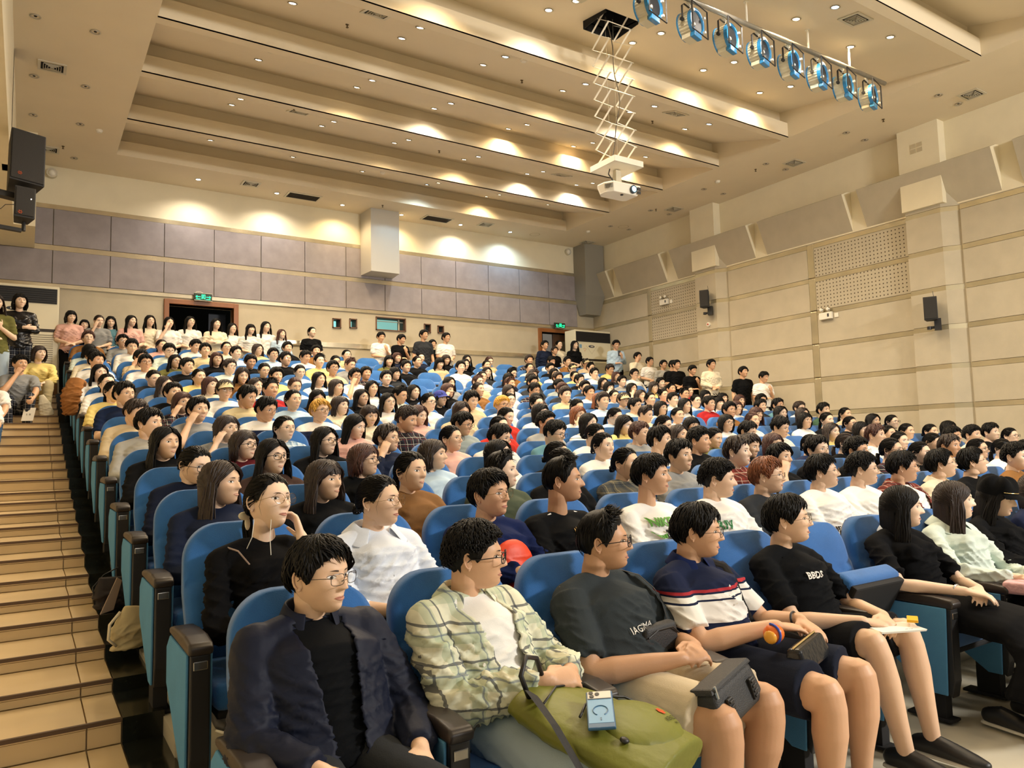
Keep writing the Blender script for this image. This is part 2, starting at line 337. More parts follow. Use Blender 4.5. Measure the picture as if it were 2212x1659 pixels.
# two hanging duct columns on the back wall
for (a,b,yb_,zb,nm) in ((6.10,6.76,.55,5.22,'mid'),(12.0,12.62,.5,4.78,'corner')):
    g=G(); g.prism([(a,YB-yb_),(b,YB-yb_),(b+.06,YB-.02),(a-.03,YB-.02)],zb+.0,ZC,axis=2)
    if nm=='corner': g=G(); g.prism([(a,YB-yb_),(b,YB-yb_),(b,YB-.02),(a,YB-.02)],5.25,ZC,axis=2); g.add([(a,YB-yb_,5.25),(b,YB-yb_,5.25),(b,YB-.02,5.25),(a,YB-.02,5.25),(a+.14,YB-yb_+.2,zb),(b,YB-yb_+.2,zb),(b,YB-.02,zb),(a+.14,YB-.02,zb)],[(0,1,2,3),(7,6,5,4),(1,0,4,5),(2,1,5,6),(3,2,6,7),(0,3,7,4)])
    S('trim_duct_column',g,[mat('pale_grey_metal',rgb('c6c3bb'),.35,.2) if nm=='mid' else M_grey],fix=True)
# ---------------------------------------------------------------- lamps
ON=[(5.53,7.39),(4.03,8.09),(4.08,8.74),(5.36,8.18,1),(5.4,8.83),(6.91,8.93),(6.84,8.28),(4.05,9.69),(4.1,10.41),(5.42,9.85),(5.48,10.53),(6.93,9.96),(7.01,10.66),(8.42,10.05),(8.54,10.76),(7.02,7.44),(8.37,9.0),(9.86,10.78),(4.06,11.32),(4.07,11.94),(5.46,11.47),(5.45,12.05),(6.94,11.59),(6.98,12.2),(8.46,11.65),(8.52,12.29),(4.0,12.72),(5.36,12.82),(5.43,13.53),(6.84,13.01),(6.93,13.7,1),(8.31,13.04),(8.48,13.85),(9.66,13.16),(9.84,12.34),(9.77,11.71),(5.51,14.86),(6.88,14.88),(8.4,14.91,2),(9.75,14.86,1),(5.65,6.97),(2.59,8.65),(2.58,9.58),(2.59,10.24),(2.57,11.18),(2.58,11.81),(2.52,12.65),(2.53,13.17),(4.0,13.34),(2.62,14.73),(4.11,14.79),(8.17,5.08,1),(8.09,5.57),(9.44,5.12),(9.34,5.62),(7.1,6.96),(8.59,6.98),(8.49,7.48),(9.99,7.05),(9.87,7.54),(8.27,8.32),(9.71,9.04),(9.58,8.37,1),(9.74,10.09),
 (2.6,8.0),(4.05,7.4),(4.05,6.9),(2.6,7.2),(2.6,5.3),(4.05,5.2),(5.5,5.2),(6.9,5.3),(2.6,3.6),(4.05,3.6),(5.5,3.6),(7,3.6),(8.4,3.6),(9.8,3.6),(3.3,2.0),(5.5,2.0),(8,2.0)]
OFF=[(11.59,5.61),(12.18,5.61),(11.62,7.17),(12.2,7.19),(11.59,8.8),(12.17,8.8),(11.62,10.37),(12.2,10.37),(11.62,11.95),(12.2,11.95),(11.61,13.31),(12.19,13.31),(-.03,10.05),(.59,10.07),(-.03,11.7),(.58,11.69),(-.03,13.08),(.59,13.1),(.58,14.69)]
M_ring=mat('lamp_ring',rgb('b8b0a0'),.35,.6)
EM=[mat('lamp_glow_warm',(1,.80,.50),.5,emit=26),mat('lamp_glow_blue',(.45,.75,1),.5,emit=26),mat('lamp_glow_white',(1,.93,.82),.5,emit=30)]
M_offl=mat('unlit_reflector',rgb('6e675a'),.2,.8)
ringg=G(); ringg.V=[];n=20
for r_,z_ in ((.052,0.0),(.060,-.006),(.048,-.010),(.040,-.002),(.036,.03)):
    for k in range(n): a=2*PI*k/n; ringg.V.append((r_*math.cos(a),r_*math.sin(a),z_))
for j in range(4):
    for k in range(n): ringg.F.append((j*n+k,j*n+(k+1)%n,(j+1)*n+(k+1)%n,(j+1)*n+k)); ringg.M.append(0)
ring_me=ringg.mesh('ring',[M_ring],smooth=True,fix=True)
bulb=[G().cyl((0,0,-.004),.038,.006,16).mesh('bulb',[e]) for e in EM]; offb=G().cyl((0,0,.012),.040,.006,16).mesh('ob',[M_offl])
offi=G().cyl((0,0,.0),.018,.012,10).mesh('oi',[M_blackm])
names='first second third fourth fifth sixth seventh eighth ninth tenth eleventh twelfth thirteenth fourteenth fifteenth sixteenth seventeenth eighteenth nineteenth twentieth twenty-first'.split()
SPOT=[]
def place(x,y):
    if y>14.15: return 'strip at the back wall'
    for i,(a_,b_) in enumerate(zip(F_[:-1],F_[1:])):
        if b_<=y<=a_+.15: return '%s row of %s coffer'%(('rear' if y>(a_+b_)/2+.1 else 'front') if i!=4 else 'rearmost' if a_-y<.6 else 'second' if a_-y<1.2 else 'third' if a_-y<2.45 else 'front',names[i])
for kind_ in range(3):
    l=bpy.data.lights.new('downlight_beam_%d'%kind_,'SPOT'); l.spot_size=R(146); l.spot_blend=.8; l.shadow_soft_size=.05; l.energy=(92,90,98)[kind_]; l.color=(WARM,COOL,NEUT)[kind_]; SPOT.append(l)
random.seed(3)
for i,t in enumerate(ON):
    x,y=t[0],t[1]; k=t[2] if len(t)>2 else (2 if random.random()<.4 else 0)
    z,sl=ceilz(x,y)
    o=emp('downlight',(x,y,z-.003),label='%s lit downlight, %s column from left, %s'%(('warm','bluish','white')[k],names[max(0,min(5,int(round((x-2.6)/1.45))))],place(x,y)),cat='ceiling light',group='lit downlights in the ceiling coffers'); o.rotation_euler=(sl,0,0)
    ob('trim_ring',ring_me,o); ob('bulb',bulb[k],o)
    lo=bpy.data.objects.new('downlight_beam',SPOT[k]); COL.objects.link(lo); lo.location=(x,y,z-.05)
for i,(x,y) in enumerate(OFF):
    o=emp('downlight',(x,y,ZC-.003),label='unlit downlight in the %s ceiling border, %s one of the %s pair from the back'%('right' if x>5 else 'left','outer' if (x>12 or x<0) else 'inner',names[int(round((13.3-y)/1.54))] if y<14 else 'rearmost'),cat='ceiling light',group='unlit downlights in the ceiling border')
    ob('trim_ring',ring_me,o); ob('reflector',offb,o); ob('lamp',offi,o)
# ---------------------------------------------------------------- ceiling fittings
def slotvent(w,d,n=4):
    g=G(); g.box(-w/2,w/2,-d/2,d/2,-.004,.02,1)
    h=G(); t=.035
    h.box(-w/2-t,w/2+t,-d/2-t,-d/2,-.012,.0); h.box(-w/2-t,w/2+t,d/2,d/2+t,-.012,.0); h.box(-w/2-t,-w/2,-d/2,d/2,-.012,0); h.box(w/2,w/2+t,-d/2,d/2,-.012,0)
    return g,h
def square_vent(x,y,lab,big=False):
    z,sl=ceilz(x,y); w,d=((.62,.30) if big else (.26,.22))
    o=emp('ceiling_vent',(x,y,z-.002),label=lab,cat='vent',group='air vents in the ceiling'); o.rotation_euler=(sl,0,0)
    g,h=slotvent(w,d); ob('backing',g.mesh('bk',[M_dark,M_dark]),o); ob('frame',h.mesh('fr',[M_alu]),o)
    if big:
        for i in range(9): yy=-d/2+(i+.5)*d/9; ob('slat',G().box(-w/2,w/2,yy-.003,yy+.003,-.012,.004).mesh('sl',[mat('dark_louvre',rgb('3c342a'),.5)]),o)
    else:
        for i in range(1,5):
            a=w/2*(1-i/5.); b=d/2*(1-i/5.); t=.007; zz=-.012-.004*i
            q=G(); q.box(-a,a,-b,-b+t*1.3,zz,zz+.012); q.box(-a,a,b-t*1.3,b,zz,zz+.012); q.box(-a,-a+t,-b,b,zz,zz+.012); q.box(a-t,a,-b,b,zz,zz+.012); ob('louvre',q.mesh('lv',[M_alu]),o)
for x,y,l in [(8.64,5.11,'louvred vent above the stage light bar, in the wide coffer'),(8.78,8.36,'louvred vent right of the projector lift, beside a blue downlight'),(12.01,5.33,'nearest louvred vent in the right ceiling border'),(12.02,8.5,'second nearest louvred vent in the right ceiling border'),(12.02,11.63,'third louvred vent along the right ceiling border, above the far pillar'),(12.02,14.7,'farthest louvred vent of the right border, above the corner duct'),(3.44,8.07,'louvred vent at the top of the picture, fourth coffer, left side'),(8.89,11.61,'louvred vent in the second coffer, behind the projector'),(8.91,14.62,'louvred vent right of the second dark return grille at the back wall'),(3.45,11.18,'louvred vent in the second coffer, left side'),(.17,11.29,'large louvred vent in the left ceiling border'),(.19,14.45,'louvred vent behind the large black loudspeaker'),(3.53,14.5,'louvred vent left of the first dark return grille')]: square_vent(x,y,l)
for x,y,l in [(7.72,14.78,'wide dark return grille right of the pale duct column'),(4.63,14.74,'wide dark return grille left of the pale duct column')]: square_vent(x,y,l,True)
spk_me=G().cyl((0,0,-.008),.022,.008,12).cyl((0,0,-.035),.008,.03,8).cyl((0,0,-.045),.018,.006,10).mesh('sprinkler',[mat('brass_dark',rgb('6b5a3c'),.4,.7)])
for x,y,l in [(3.36,8.85,'fourth coffer, below the top left vent'),(6.2,9.02,'fourth coffer, middle of the ceiling'),(6.26,11.86,'second coffer, middle of the ceiling'),(6.26,14.48,'flat strip above the pale duct column'),(9.02,9.14,'fourth coffer, right of the projector lift'),(11.67,6.54,'right border, nearest'),(11.65,9.09,'right border, middle'),(11.67,11.83,'right border, farthest'),(3.3,10.95,'second coffer, beside the left vent'),(.4,14.2,'left border, near the black loudspeaker')]:
    ob('sprinkler',spk_me,None,(x,y,ceilz(x,y)[0]),label='brass fire sprinkler head, '+l,cat='sprinkler',group='fire sprinkler heads')
smk=G().cyl((0,0,-.02),.05,.02,18).cyl((0,0,-.04),.035,.02,18,r2=.045).mesh('smoke',[M_white])
for x,y,l in [(5.58,8.06,'beside the blue downlight of the fourth coffer'),(5.64,13.02,'in the rearmost coffer'),(.86,13.2,'in the left ceiling border'),(11.5,9.9,'in the right border, nearer one'),(11.4,13.9,'in the right border near the corner')]:
    ob('smoke_detector',smk,None,(x,y,ceilz(x,y)[0]),label='round white smoke detector '+l,cat='smoke detector',group='smoke detectors')
M_stain=mat('ceiling_ghost_ring',rgb('c0ae8c'),.9)
for x,y in [(11.92,13.2),(10.4,14.75)]:
    g=G(); n=24
    for r_ in (.115,.13):
        for k in range(n): a=2*PI*k/n; g.V.append((r_*math.cos(a),r_*math.sin(a),-.004))
    for k in range(n): g.F.append((k,(k+1)%n,(k+1)%n+n,k+n)); g.M.append(0)
    ob('speaker_grille',g.mesh('gr',[M_stain]),None,(x,y,ZC),label='flush round ceiling speaker ring near the %s end of the back wall'%('far right' if x>11 else 'right'),cat='ceiling speaker')
# round cameras at both top corners of the back wall
for x,y,l in ((.27,15.17,'round white dome camera at the top left end of the back wall'),(11.80,15.2,'round dark-rimmed dome camera beside the grey corner duct')):
    o=emp('dome_camera',(x,y,6.45),label=l,cat='camera'); ob('housing',G().cyl((0,.12,0),.085,-.1,20,axis=1).mesh('h',[M_alu],smooth=False,fix=True),o); ob('lens_dome',G().ell((0,.02,-.005),(.06,.055,.06)).mesh('d',[M_white],smooth=True),o)
# ---------------------------------------------------------------- projector on its scissor lift
o=emp('projector_lift',(6.36,7.13,4.95),label='white scissor lift hanging from the ceiling hatch above the projector',cat='lift')
ob('plate',G().box(-.24,.24,-.24,.24,0,.012).box(-.24,.24,-.245,-.235,0,.075).box(-.24,.24,.235,.245,0,.075).box(-.245,-.235,-.24,.24,0,.075).box(.235,.245,-.24,.24,0,.075).mesh('pl',[M_white]),o)
H=2.05; n=9; hs=H/n; a=.17
for sx in (-.19,.19):
    for k in range(n):
        z0=.06+k*hs; z1=z0+hs
        for (p,q,dx) in (((-a,z0),(a,z1),.006),((a,z0),(-a,z1),-.006)):
            g=G(); g.tube([(sx+dx,p[0],p[1]),(sx+dx,q[0],q[1])],(.014,.004),4); ob('scissor_arm',g.mesh('sa',[M_white],fix=True),o)
    for k in range(n+1): ob('cross_rod' if sx<0 and k%2==0 else 'pivot',G().tube([(sx-.02,(-a),.06+k*hs),((.2 if (sx<0 and k%2==0) else sx+.02),-a,.06+k*hs)],.006,6).mesh('cr',[M_white]),o)
random.seed(5); P=[]
for i in range(24): t=i/23; P.append((-.1+.17*math.sin(3.1*t)+.02*math.sin(17*t),.02*math.cos(9*t),.05+t*2.0))
ob('cable',G().tube(P,.007,6).mesh('cb',[mat('cable_dark',rgb('4a4030'),.6)],smooth=True),o)
for dx in (-.06,.07): ob('wire',G().tube([(dx,.05,.05),(dx,.05,2.1)],.0018,4).mesh('w',[M_alu]),o)
o=emp('projector',(6.36,7.13,4.60),label='white projector with its lens glowing blue under the scissor lift',cat='projector')
g=G(); g.prism([(-.27,-.05),(-.20,-.16),(.26,-.16),(.27,-.12),(.27,.12),(.22,.16),(-.20,.16),(-.27,.08)],0,.13,axis=2); body=g.mesh('pb',[M_white],bevel=.018,seg=3,smooth=False)
for v in body.vertices:
    if v.co.z<.03: v.co.x*=.88; v.co.y*=.85
b=ob('body',body,o)
ob('lens',G().cyl((.13,-.175,.065),.052,.03,24,axis=1).mesh('ln',[mat('lens_rim',(.03,.06,.09),.2)]),o)
ob('lens_glow',G().ell((.13,-.172,.065),(.036,.012,.036)).mesh('lg',[mat('projector_lens_glow',(.35,.8,1),.3,emit=14)],smooth=True),o)
for z in (.035,.085): ob('port',G().box(.20,.25,-.168,-.155,z-.018,z+.018).mesh('pt',[M_black]),o)
for k in range(9): ob('vent_slot',G().tube([(-.262+.0065*k,-.062-.0105*k,.04),(-.262+.0065*k,-.062-.0105*k,.10)],.0035,4).mesh('vs',[M_black]),o)
ob('foot',G().cyl((.0,-.08,-.012),.02,.02,12).mesh('ft',[M_black]),o)
ob('mount',G().box(-.05,.05,-.04,.04,.13,.34,tx=.01,ty=.01).mesh('mt',[M_alu],bevel=.004),o)
ob('power_cable',G().tube([(-.12,0,.34),(-.16,-.02,.26),(-.1,-.03,.18),(-.08,0,.13)],.008,6).mesh('pc',[M_black],smooth=True),o)
# ---------------------------------------------------------------- stage light bar
M_pipe=mat('galvanised_pipe',rgb('a7a298'),.35,.7,var=.1,vs=20)
PZ=6.46; PY=5.67
o=emp('lighting_bar',(0,PY,PZ),label='galvanised pipe hung from the ceiling carrying the stage lights',cat='light bar')
ob('pipe',G().tube([(3.2,0,0),(10.22,0,0)],.030,14).mesh('pp',[M_pipe],smooth=True),o)
for x in (4.3,7.25,8.46,9.37):
    zc=ceilz(x,PY)[0]-PZ; ob('hanger_rod',G().tube([(x,0,0),(x,0,zc)],.014,8).mesh('hr',[M_white]),o); ob('ceiling_flange',G().cyl((x,0,zc-.008),.03,.008,12).mesh('cf',[M_white]),o)
M_sblue=mat('glossy_blue_housing',rgb('2a7fb6'),.3,coat=.4); M_screm=mat('ribbed_cream_housing',rgb('d3cbb0'),.45)
# lamp prototype in local coords: pivot at the pipe, lamp below, facing -Y and a little down
def fresnel(x,i):
    o=emp('stage_light',(x,PY,PZ),label='cream and blue theatre spotlight, %s from the right end of the bar'%names[i],cat='stage light',group='theatre spotlights on the bar')
    o.rotation_euler=(0,0,R(14)); T=lambda y,z:(y,z)
    c=-.27
    for key,me in SLM: ob(key,me,o)
    return o
SLM=[]
n=28; rr=.150; L0,L1=-.12,.13
def ringcyl(r0,y0,r1,y1,cy=0,cz=-.27,seg=28,mi=0,g=None):
    g=g or G(); b=len(g.V)
    for r_,y_ in ((r0,y0),(r1,y1)):
        for k in range(seg): a=2*PI*k/seg; g.V.append((r_*math.cos(a),y_,cz+r_*math.sin(a)))
    for k in range(seg): g.F.append((b+k,b+(k+1)%seg,b+(k+1)%seg+seg,b+k+seg)); g.M.append(mi)
    return g
g=ringcyl(.150,-.0,.150,.13); ringcyl(.150,.13,.10,.15,g=g); ringcyl(.10,.15,.001,.152,g=g); SLM.append(('housing',g.mesh('lh',[M_screm],smooth=False,fix=True)))
g=G()
for k in range(30):
    a=2*PI*k/30; g.tube([(.152*math.cos(a),.0,-.27+.152*math.sin(a)),(.152*math.cos(a),.125,-.27+.152*math.sin(a))],.0045,4)
SLM.append(('cooling_ribs',g.mesh('cr',[M_screm])))
g=ringcyl(.158,-.045,.158,.0); ringcyl(.158,.0,.148,.004,g=g); ringcyl(.130,-.045,.158,-.045,g=g); ringcyl(.118,-.02,.130,-.046,g=g); ringcyl(.164,.125,.164,.14,g=g); ringcyl(.15,.125,.164,.125,g=g); ringcyl(.164,.14,.15,.14,g=g)
SLM.append(('blue_bezel',g.mesh('lb',[M_sblue],smooth=False,fix=True)))
SLM.append(('lens',ringcyl(.0005,-.012,.130,-.030).mesh('ll',[mat('dark_lens',(.006,.007,.009),.6)],smooth=True)))
SLM.append(('lamp_bulb',G().ell((-.05,-.028,-.31),(.018,.012,.030)).mesh('lu',[mat('bulb_grey',rgb('8a8478'),.3,.6)],smooth=True)))
SLM.append(('base_front',G().box(-.085,.085,-.045,.01,-.455,-.39,tx=.01).mesh('bf',[M_sblue],bevel=.006)))
SLM.append(('base_rear',G().box(-.085,.085,.015,.12,-.45,-.40).mesh('br',[M_screm],bevel=.006)))
g=G(); g.tube([(-.175,.05,-.27),(-.175,.05,-.10),(-.13,.05,-.065),(.13,.05,-.065),(.175,.05,-.10),(.175,.05,-.27)],(.004,.012),4); SLM.append(('yoke',g.mesh('yk',[M_black],fix=True)))
g=G(); f=.175
for a,b in (((-f,-.27-f+.02),(f,-.27-f+.02)),((f,-.27-f+.02),(f,-.27+f)),((f,-.27+f),(-f,-.27+f)),((-f,-.27+f),(-f,-.27-f+.02))): g.tube([(a[0],-.075,a[1]),(b[0],-.075,b[1])],(.008,.010),4)
SLM.append(('filter_frame',g.mesh('ff',[M_black],fix=True)))
for a in (.6,2.54,-.6,-2.54): SLM.append(('clip',G().box(.15*math.cos(a)-.012,.15*math.cos(a)+.012,-.075,-.04,-.27+.15*math.sin(a)-.012,-.27+.15*math.sin(a)+.012).mesh('cl',[M_white])))
g=ringcyl(.042,.035,.042,.065,cz=0,seg=16); ringcyl(.034,.035,.042,.035,cz=0,seg=16,g=g); g.box(-.008,.008,.04,.06,-.07,-.03); SLM.append(('pipe_clamp',g.mesh('pc',[M_white],fix=True)))
SLM.append(('knob',G().cyl((-.20,.05,-.27),.022,.03,12,axis=0).mesh('kn',[M_black]))); SLM.append(('knob',G().cyl((.17,.05,-.27),.022,.03,12,axis=0).mesh('kn',[M_black])))
for i,x in enumerate([9.86,9.27,8.70,8.11,7.52,6.92,6.32,5.66,4.72,4.1]): fresnel(x,i)
# ---------------------------------------------------------------- loudspeakers
M_spk=mat('black_speaker_cabinet',(.016,.015,.015),.6,bump=.2,bs=300); M_grl=mat('dark_speaker_grille',(.022,.020,.018),.7,bump=.6,bs=400)
def speaker(name,loc,w,d,h,rot,label,bracket,logo=False,group=None):
    o=emp(name,loc,0,label,'speaker',group); o.rotation_euler=rot
    g=G(); g.prism([(-w/2,-d/2),(w/2,-d/2),(w/2*.98,-d/2+.02),(w/2*.66,d/2),(-w/2*.66,d/2),(-w/2*.98,-d/2+.02)],-h/2,h/2,axis=2); ob('cabinet',g.mesh('cb',[M_spk],bevel=.012,fix=True),o)
    ob('grille',G().box(-w/2+.012,w/2-.012,-d/2-.012,-d/2,-h/2+.02,h/2-.02).mesh('gr',[M_grl],bevel=.006),o)
    if logo:
        q=G(); c=(-w*.22,-h*.36)
        for k in range(6):
            a=2*PI*k/6; q.tube([(c[0]+.008*math.cos(a),-d/2-.013,c[1]+.008*math.sin(a)),(c[0]+.022*math.cos(a),-d/2-.013,c[1]+.022*math.sin(a))],.004,4)
        ob('logo',q.mesh('lg',[mat('orange_logo',rgb('c8592e'),.5)]),o)
    bracket(o); return o
def br_pa(o):
    ob('bracket_arm',G().box(-.45,-.02,.0,.07,-.46,-.39).mesh('ba',[M_black]),o); ob('bracket_post',G().cyl((-.0,.03,-.47),.03,.14,12).box(-.05,.05,-.02,.08,-.50,-.42).mesh('bp',[M_black]),o)
speaker('wall_speaker',(-.10,9.8,4.70),.34,.34,.66,(R(-14),R(4),R(14)),'large black loudspeaker with orange mark, upper one hanging at the left wall',br_pa,True)
def br_pa2(o):
    ob('bracket_arm',G().box(-.35,-.0,.02,.06,-.30,-.26).mesh('ba',[M_black]),o); ob('bracket_post',G().cyl((.02,.04,-.28),.02,.12,12).mesh('bp',[M_black]),o)
    ob('cable',G().tube([(-.08,.02,0),(-.16,.02,-.02),(-.2,.02,-.08),(-.3,.02,-.06)],.004,5).mesh('c',[M_black]),o)
    ob('status_light',G().cyl((.05,-.13,.03),.006,-.008,10,axis=1).mesh('s',[mat('status_led',(1,.95,.8),.4,emit=3)]),o)
speaker('wall_speaker',(-.09,9.6,4.17),.20,.20,.36,(R(-8),R(2),R(10)),'smaller black loudspeaker with a tiny light below the large left-wall speaker',br_pa2,True)
def br_w(o):
    ob('bracket',G().box(.04,.14,.0,.1,-.35,-.16).cyl((-.03,.04,-.30),.022,.13,10,axis=0).cyl((-.03,.04,-.33),.035,.05,12).mesh('b',[M_black],fix=False),o); ob('cable',G().tube([(.05,.05,.1),(.06,.06,.2),(.05,.06,.3)],.004,5).mesh('c',[M_black]),o)
speaker('surround_speaker',(12.33,11.12,4.49),.20,.20,.38,(0,0,R(-62)),'black surround speaker on the far pillar of the right wall',br_w,group='surround speakers on the right wall')
speaker('surround_speaker',(12.30,6.33,3.46),.20,.20,.38,(0,0,R(-62)),'black surround speaker on the near pillar of the right wall',br_w,group='surround speakers on the right wall')
# ---------------------------------------------------------------- emergency lights, alarm, exit signs
for (y,z,l) in ((12.62,4.72,'far'),(8.41,3.71,'near')):
    o=emp('emergency_light',(XR-.04,y,z),label='white twin-head emergency light on the %s bay of the right wall'%l,cat='emergency light',group='emergency lights')
    ob('box',G().box(-.06,0,-.13,.13,-.07,.06).mesh('b',[M_white],bevel=.008),o)
    for s in (-.07,.07): h=ob('lamp_head',G().ell((-.05,s,.115),(.04,.045,.045)).mesh('h',[mat('chrome',(.7,.68,.62),.12,1)],smooth=True),o); ob('lens',G().ell((-.082,s,.115),(.012,.032,.032)).mesh('l',[M_white],smooth=True),h)
    ob('label_plate',G().box(-.064,-.058,-.08,-.045,-.03,.03).mesh('p',[mat('dark_plate',(.05,.05,.06),.5)]),o); ob('socket',G().box(-.012,0,-.24,-.16,-.06,.02).mesh('s',[M_white],bevel=.003),o)
o=emp('alarm_sounder',(12.5,11.2,3.96),label='small round cream alarm with a red centre on the far pillar',cat='alarm'); ob('base',G().cyl((0,0,0),.045,-.03,18,axis=0).mesh('b',[M_white],fix=True),o); ob('red_centre',G().cyl((-.03,0,0),.018,-.012,12,axis=0).mesh('r',[mat('alarm_red',rgb('b03020'),.4)],fix=True),o)
M_green=mat('exit_green',(.02,.9,.35),.5,emit=2.4); M_gdark=mat('exit_dark',(.008,.03,.02),.5)
def text(s,size,mt,ext=.001,bold=0):
    c=bpy.data.curves.new('t','FONT'); c.body=s; c.size=size; c.extrude=ext; c.align_x='CENTER'; c.align_y='CENTER'; c.resolution_u=2; c.offset=bold
    t=bpy.data.objects.new('t',c); me=bake(t); me.materials.clear(); me.materials.append(mt); return me
for n,(x,z,l) in enumerate(((2.81,4.43,'left'),(11.42,4.46,'right'))):
    o=emp('exit_sign',(x,YB-.10,z),label='green lit exit sign above the %s door of the back wall'%l,cat='exit sign',group='green exit signs')
    ob('case',G().box(-.16,.16,-.03,.03,-.07,.07).mesh('c',[M_gdark],bevel=.006),o); ob('frame',G().box(-.165,.165,-.034,-.028,-.076,-.068).box(-.165,.165,-.034,-.028,.068,.076).mesh('f',[M_alu]),o)
    g=G(); zf=-.033
    # running figure, doorway and arrows as on the common pictogram
    g.box(-.03,-.02,zf-.002,zf,-.045,.045); g.box(-.03,.035,zf-.002,zf,.038,.046); g.box(.028,.036,zf-.002,zf,-.045,.045)
    g.cyl((.004,zf-.002,.028),.009,.003,10,axis=1); g.tube([(.002,zf,.016),(-.002,zf,-.008)],.007,5); g.tube([(-.002,zf,-.008),(.012,zf,-.022),(.010,zf,-.04)],.005,5); g.tube([(-.002,zf,-.008),(-.012,zf,-.024),(-.022,zf,-.026)],.005,5); g.tube([(.001,zf,.012),(.014,zf,.004)],.004,5); g.tube([(.001,zf,.012),(-.012,zf,.004)],.004,5)
    for s in (-1,1): g.tube([(s*.05,zf,0),(s*.13,zf,0)],.006,4); g.tube([(s*.11,zf,.022),(s*.135,zf,0),(s*.11,zf,-.022)],.006,4); g.box(s*.09-.04,s*.09+.04,zf-.001,zf,-.05,-.038)
    ob('pictogram',g.mesh('p',[M_green]),o)
    if n==0: ob('wire',G().tube([(-.14,0,.07),(-.12,0,.1),(-.05,0,.11),(.0,0,.08)],.004,5).mesh('w',[M_white]),o)
# ---------------------------------------------------------------- floor-standing air conditioners
def aircon(x,y,z,label):
    o=emp('air_conditioner',(x,y,z),label=label,cat='air conditioner',group='cabinet air conditioners'); w=.585; H=1.86
    ob('cabinet',G().box(-w,w,-.2,.22,.0,H).mesh('c',[mat('cream_cabinet',rgb('e6dfc4'),.4)],bevel=.012),o)
    ob('outlet',G().box(-w+.03,w-.03,-.21,-.195,H-.30,H-.045).mesh('o',[M_black]),o)
    for k in range(7): ob('outlet_slat',G().box(-w+.04,w-.04,-.222,-.205,H-.285+k*.036,H-.281+k*.036).mesh('os',[M_blackm]),o)
    ob('control_badge',G().ell((-.06,-.2,H-.41),(.10,.012,.035)).mesh('cb',[mat('badge_blue',rgb('3d4656'),.3)],smooth=True),o)
    ob('badge_display',G().box(-.1,-.02,-.216,-.21,H-.425,H-.395).mesh('bd',[M_alu]),o)
    ob('diamond_trim',G().tube([(-.24,-.203,H-.39),(-.06,-.203,H-.60),(.12,-.203,H-.39)],.003,4).mesh('dt',[mat('trim_line',rgb('b8ae90'),.4)]),o)
    ob('rating_label',G().box(-.46,-.38,-.204,-.2,H-.46,H-.37).mesh('rl',[mat('blue_label',rgb('7fa6c4'),.5)]),o)
    ob('dark_band',G().box(-w,w,-.205,-.19,H-.78,H-.73).mesh('db',[mat('dark_brown_band',rgb('2e241b'),.5)]),o)
    for k in range(26):
        for s in (-1,1): ob('intake_slat',G().box(s*.27-.24,s*.27+.24,-.206,-.198,.12+k*.036,.132+k*.036).mesh('is',[mat('intake_grey',rgb('8d8571'),.5)]),o)
    return o
aircon(-.17,14.85,ZB-.02,'cream cabinet air conditioner at the top of the left stairs'); aircon(12.06,14.85,ZB-.02,'cream cabinet air conditioner in the far right corner of the back wall')
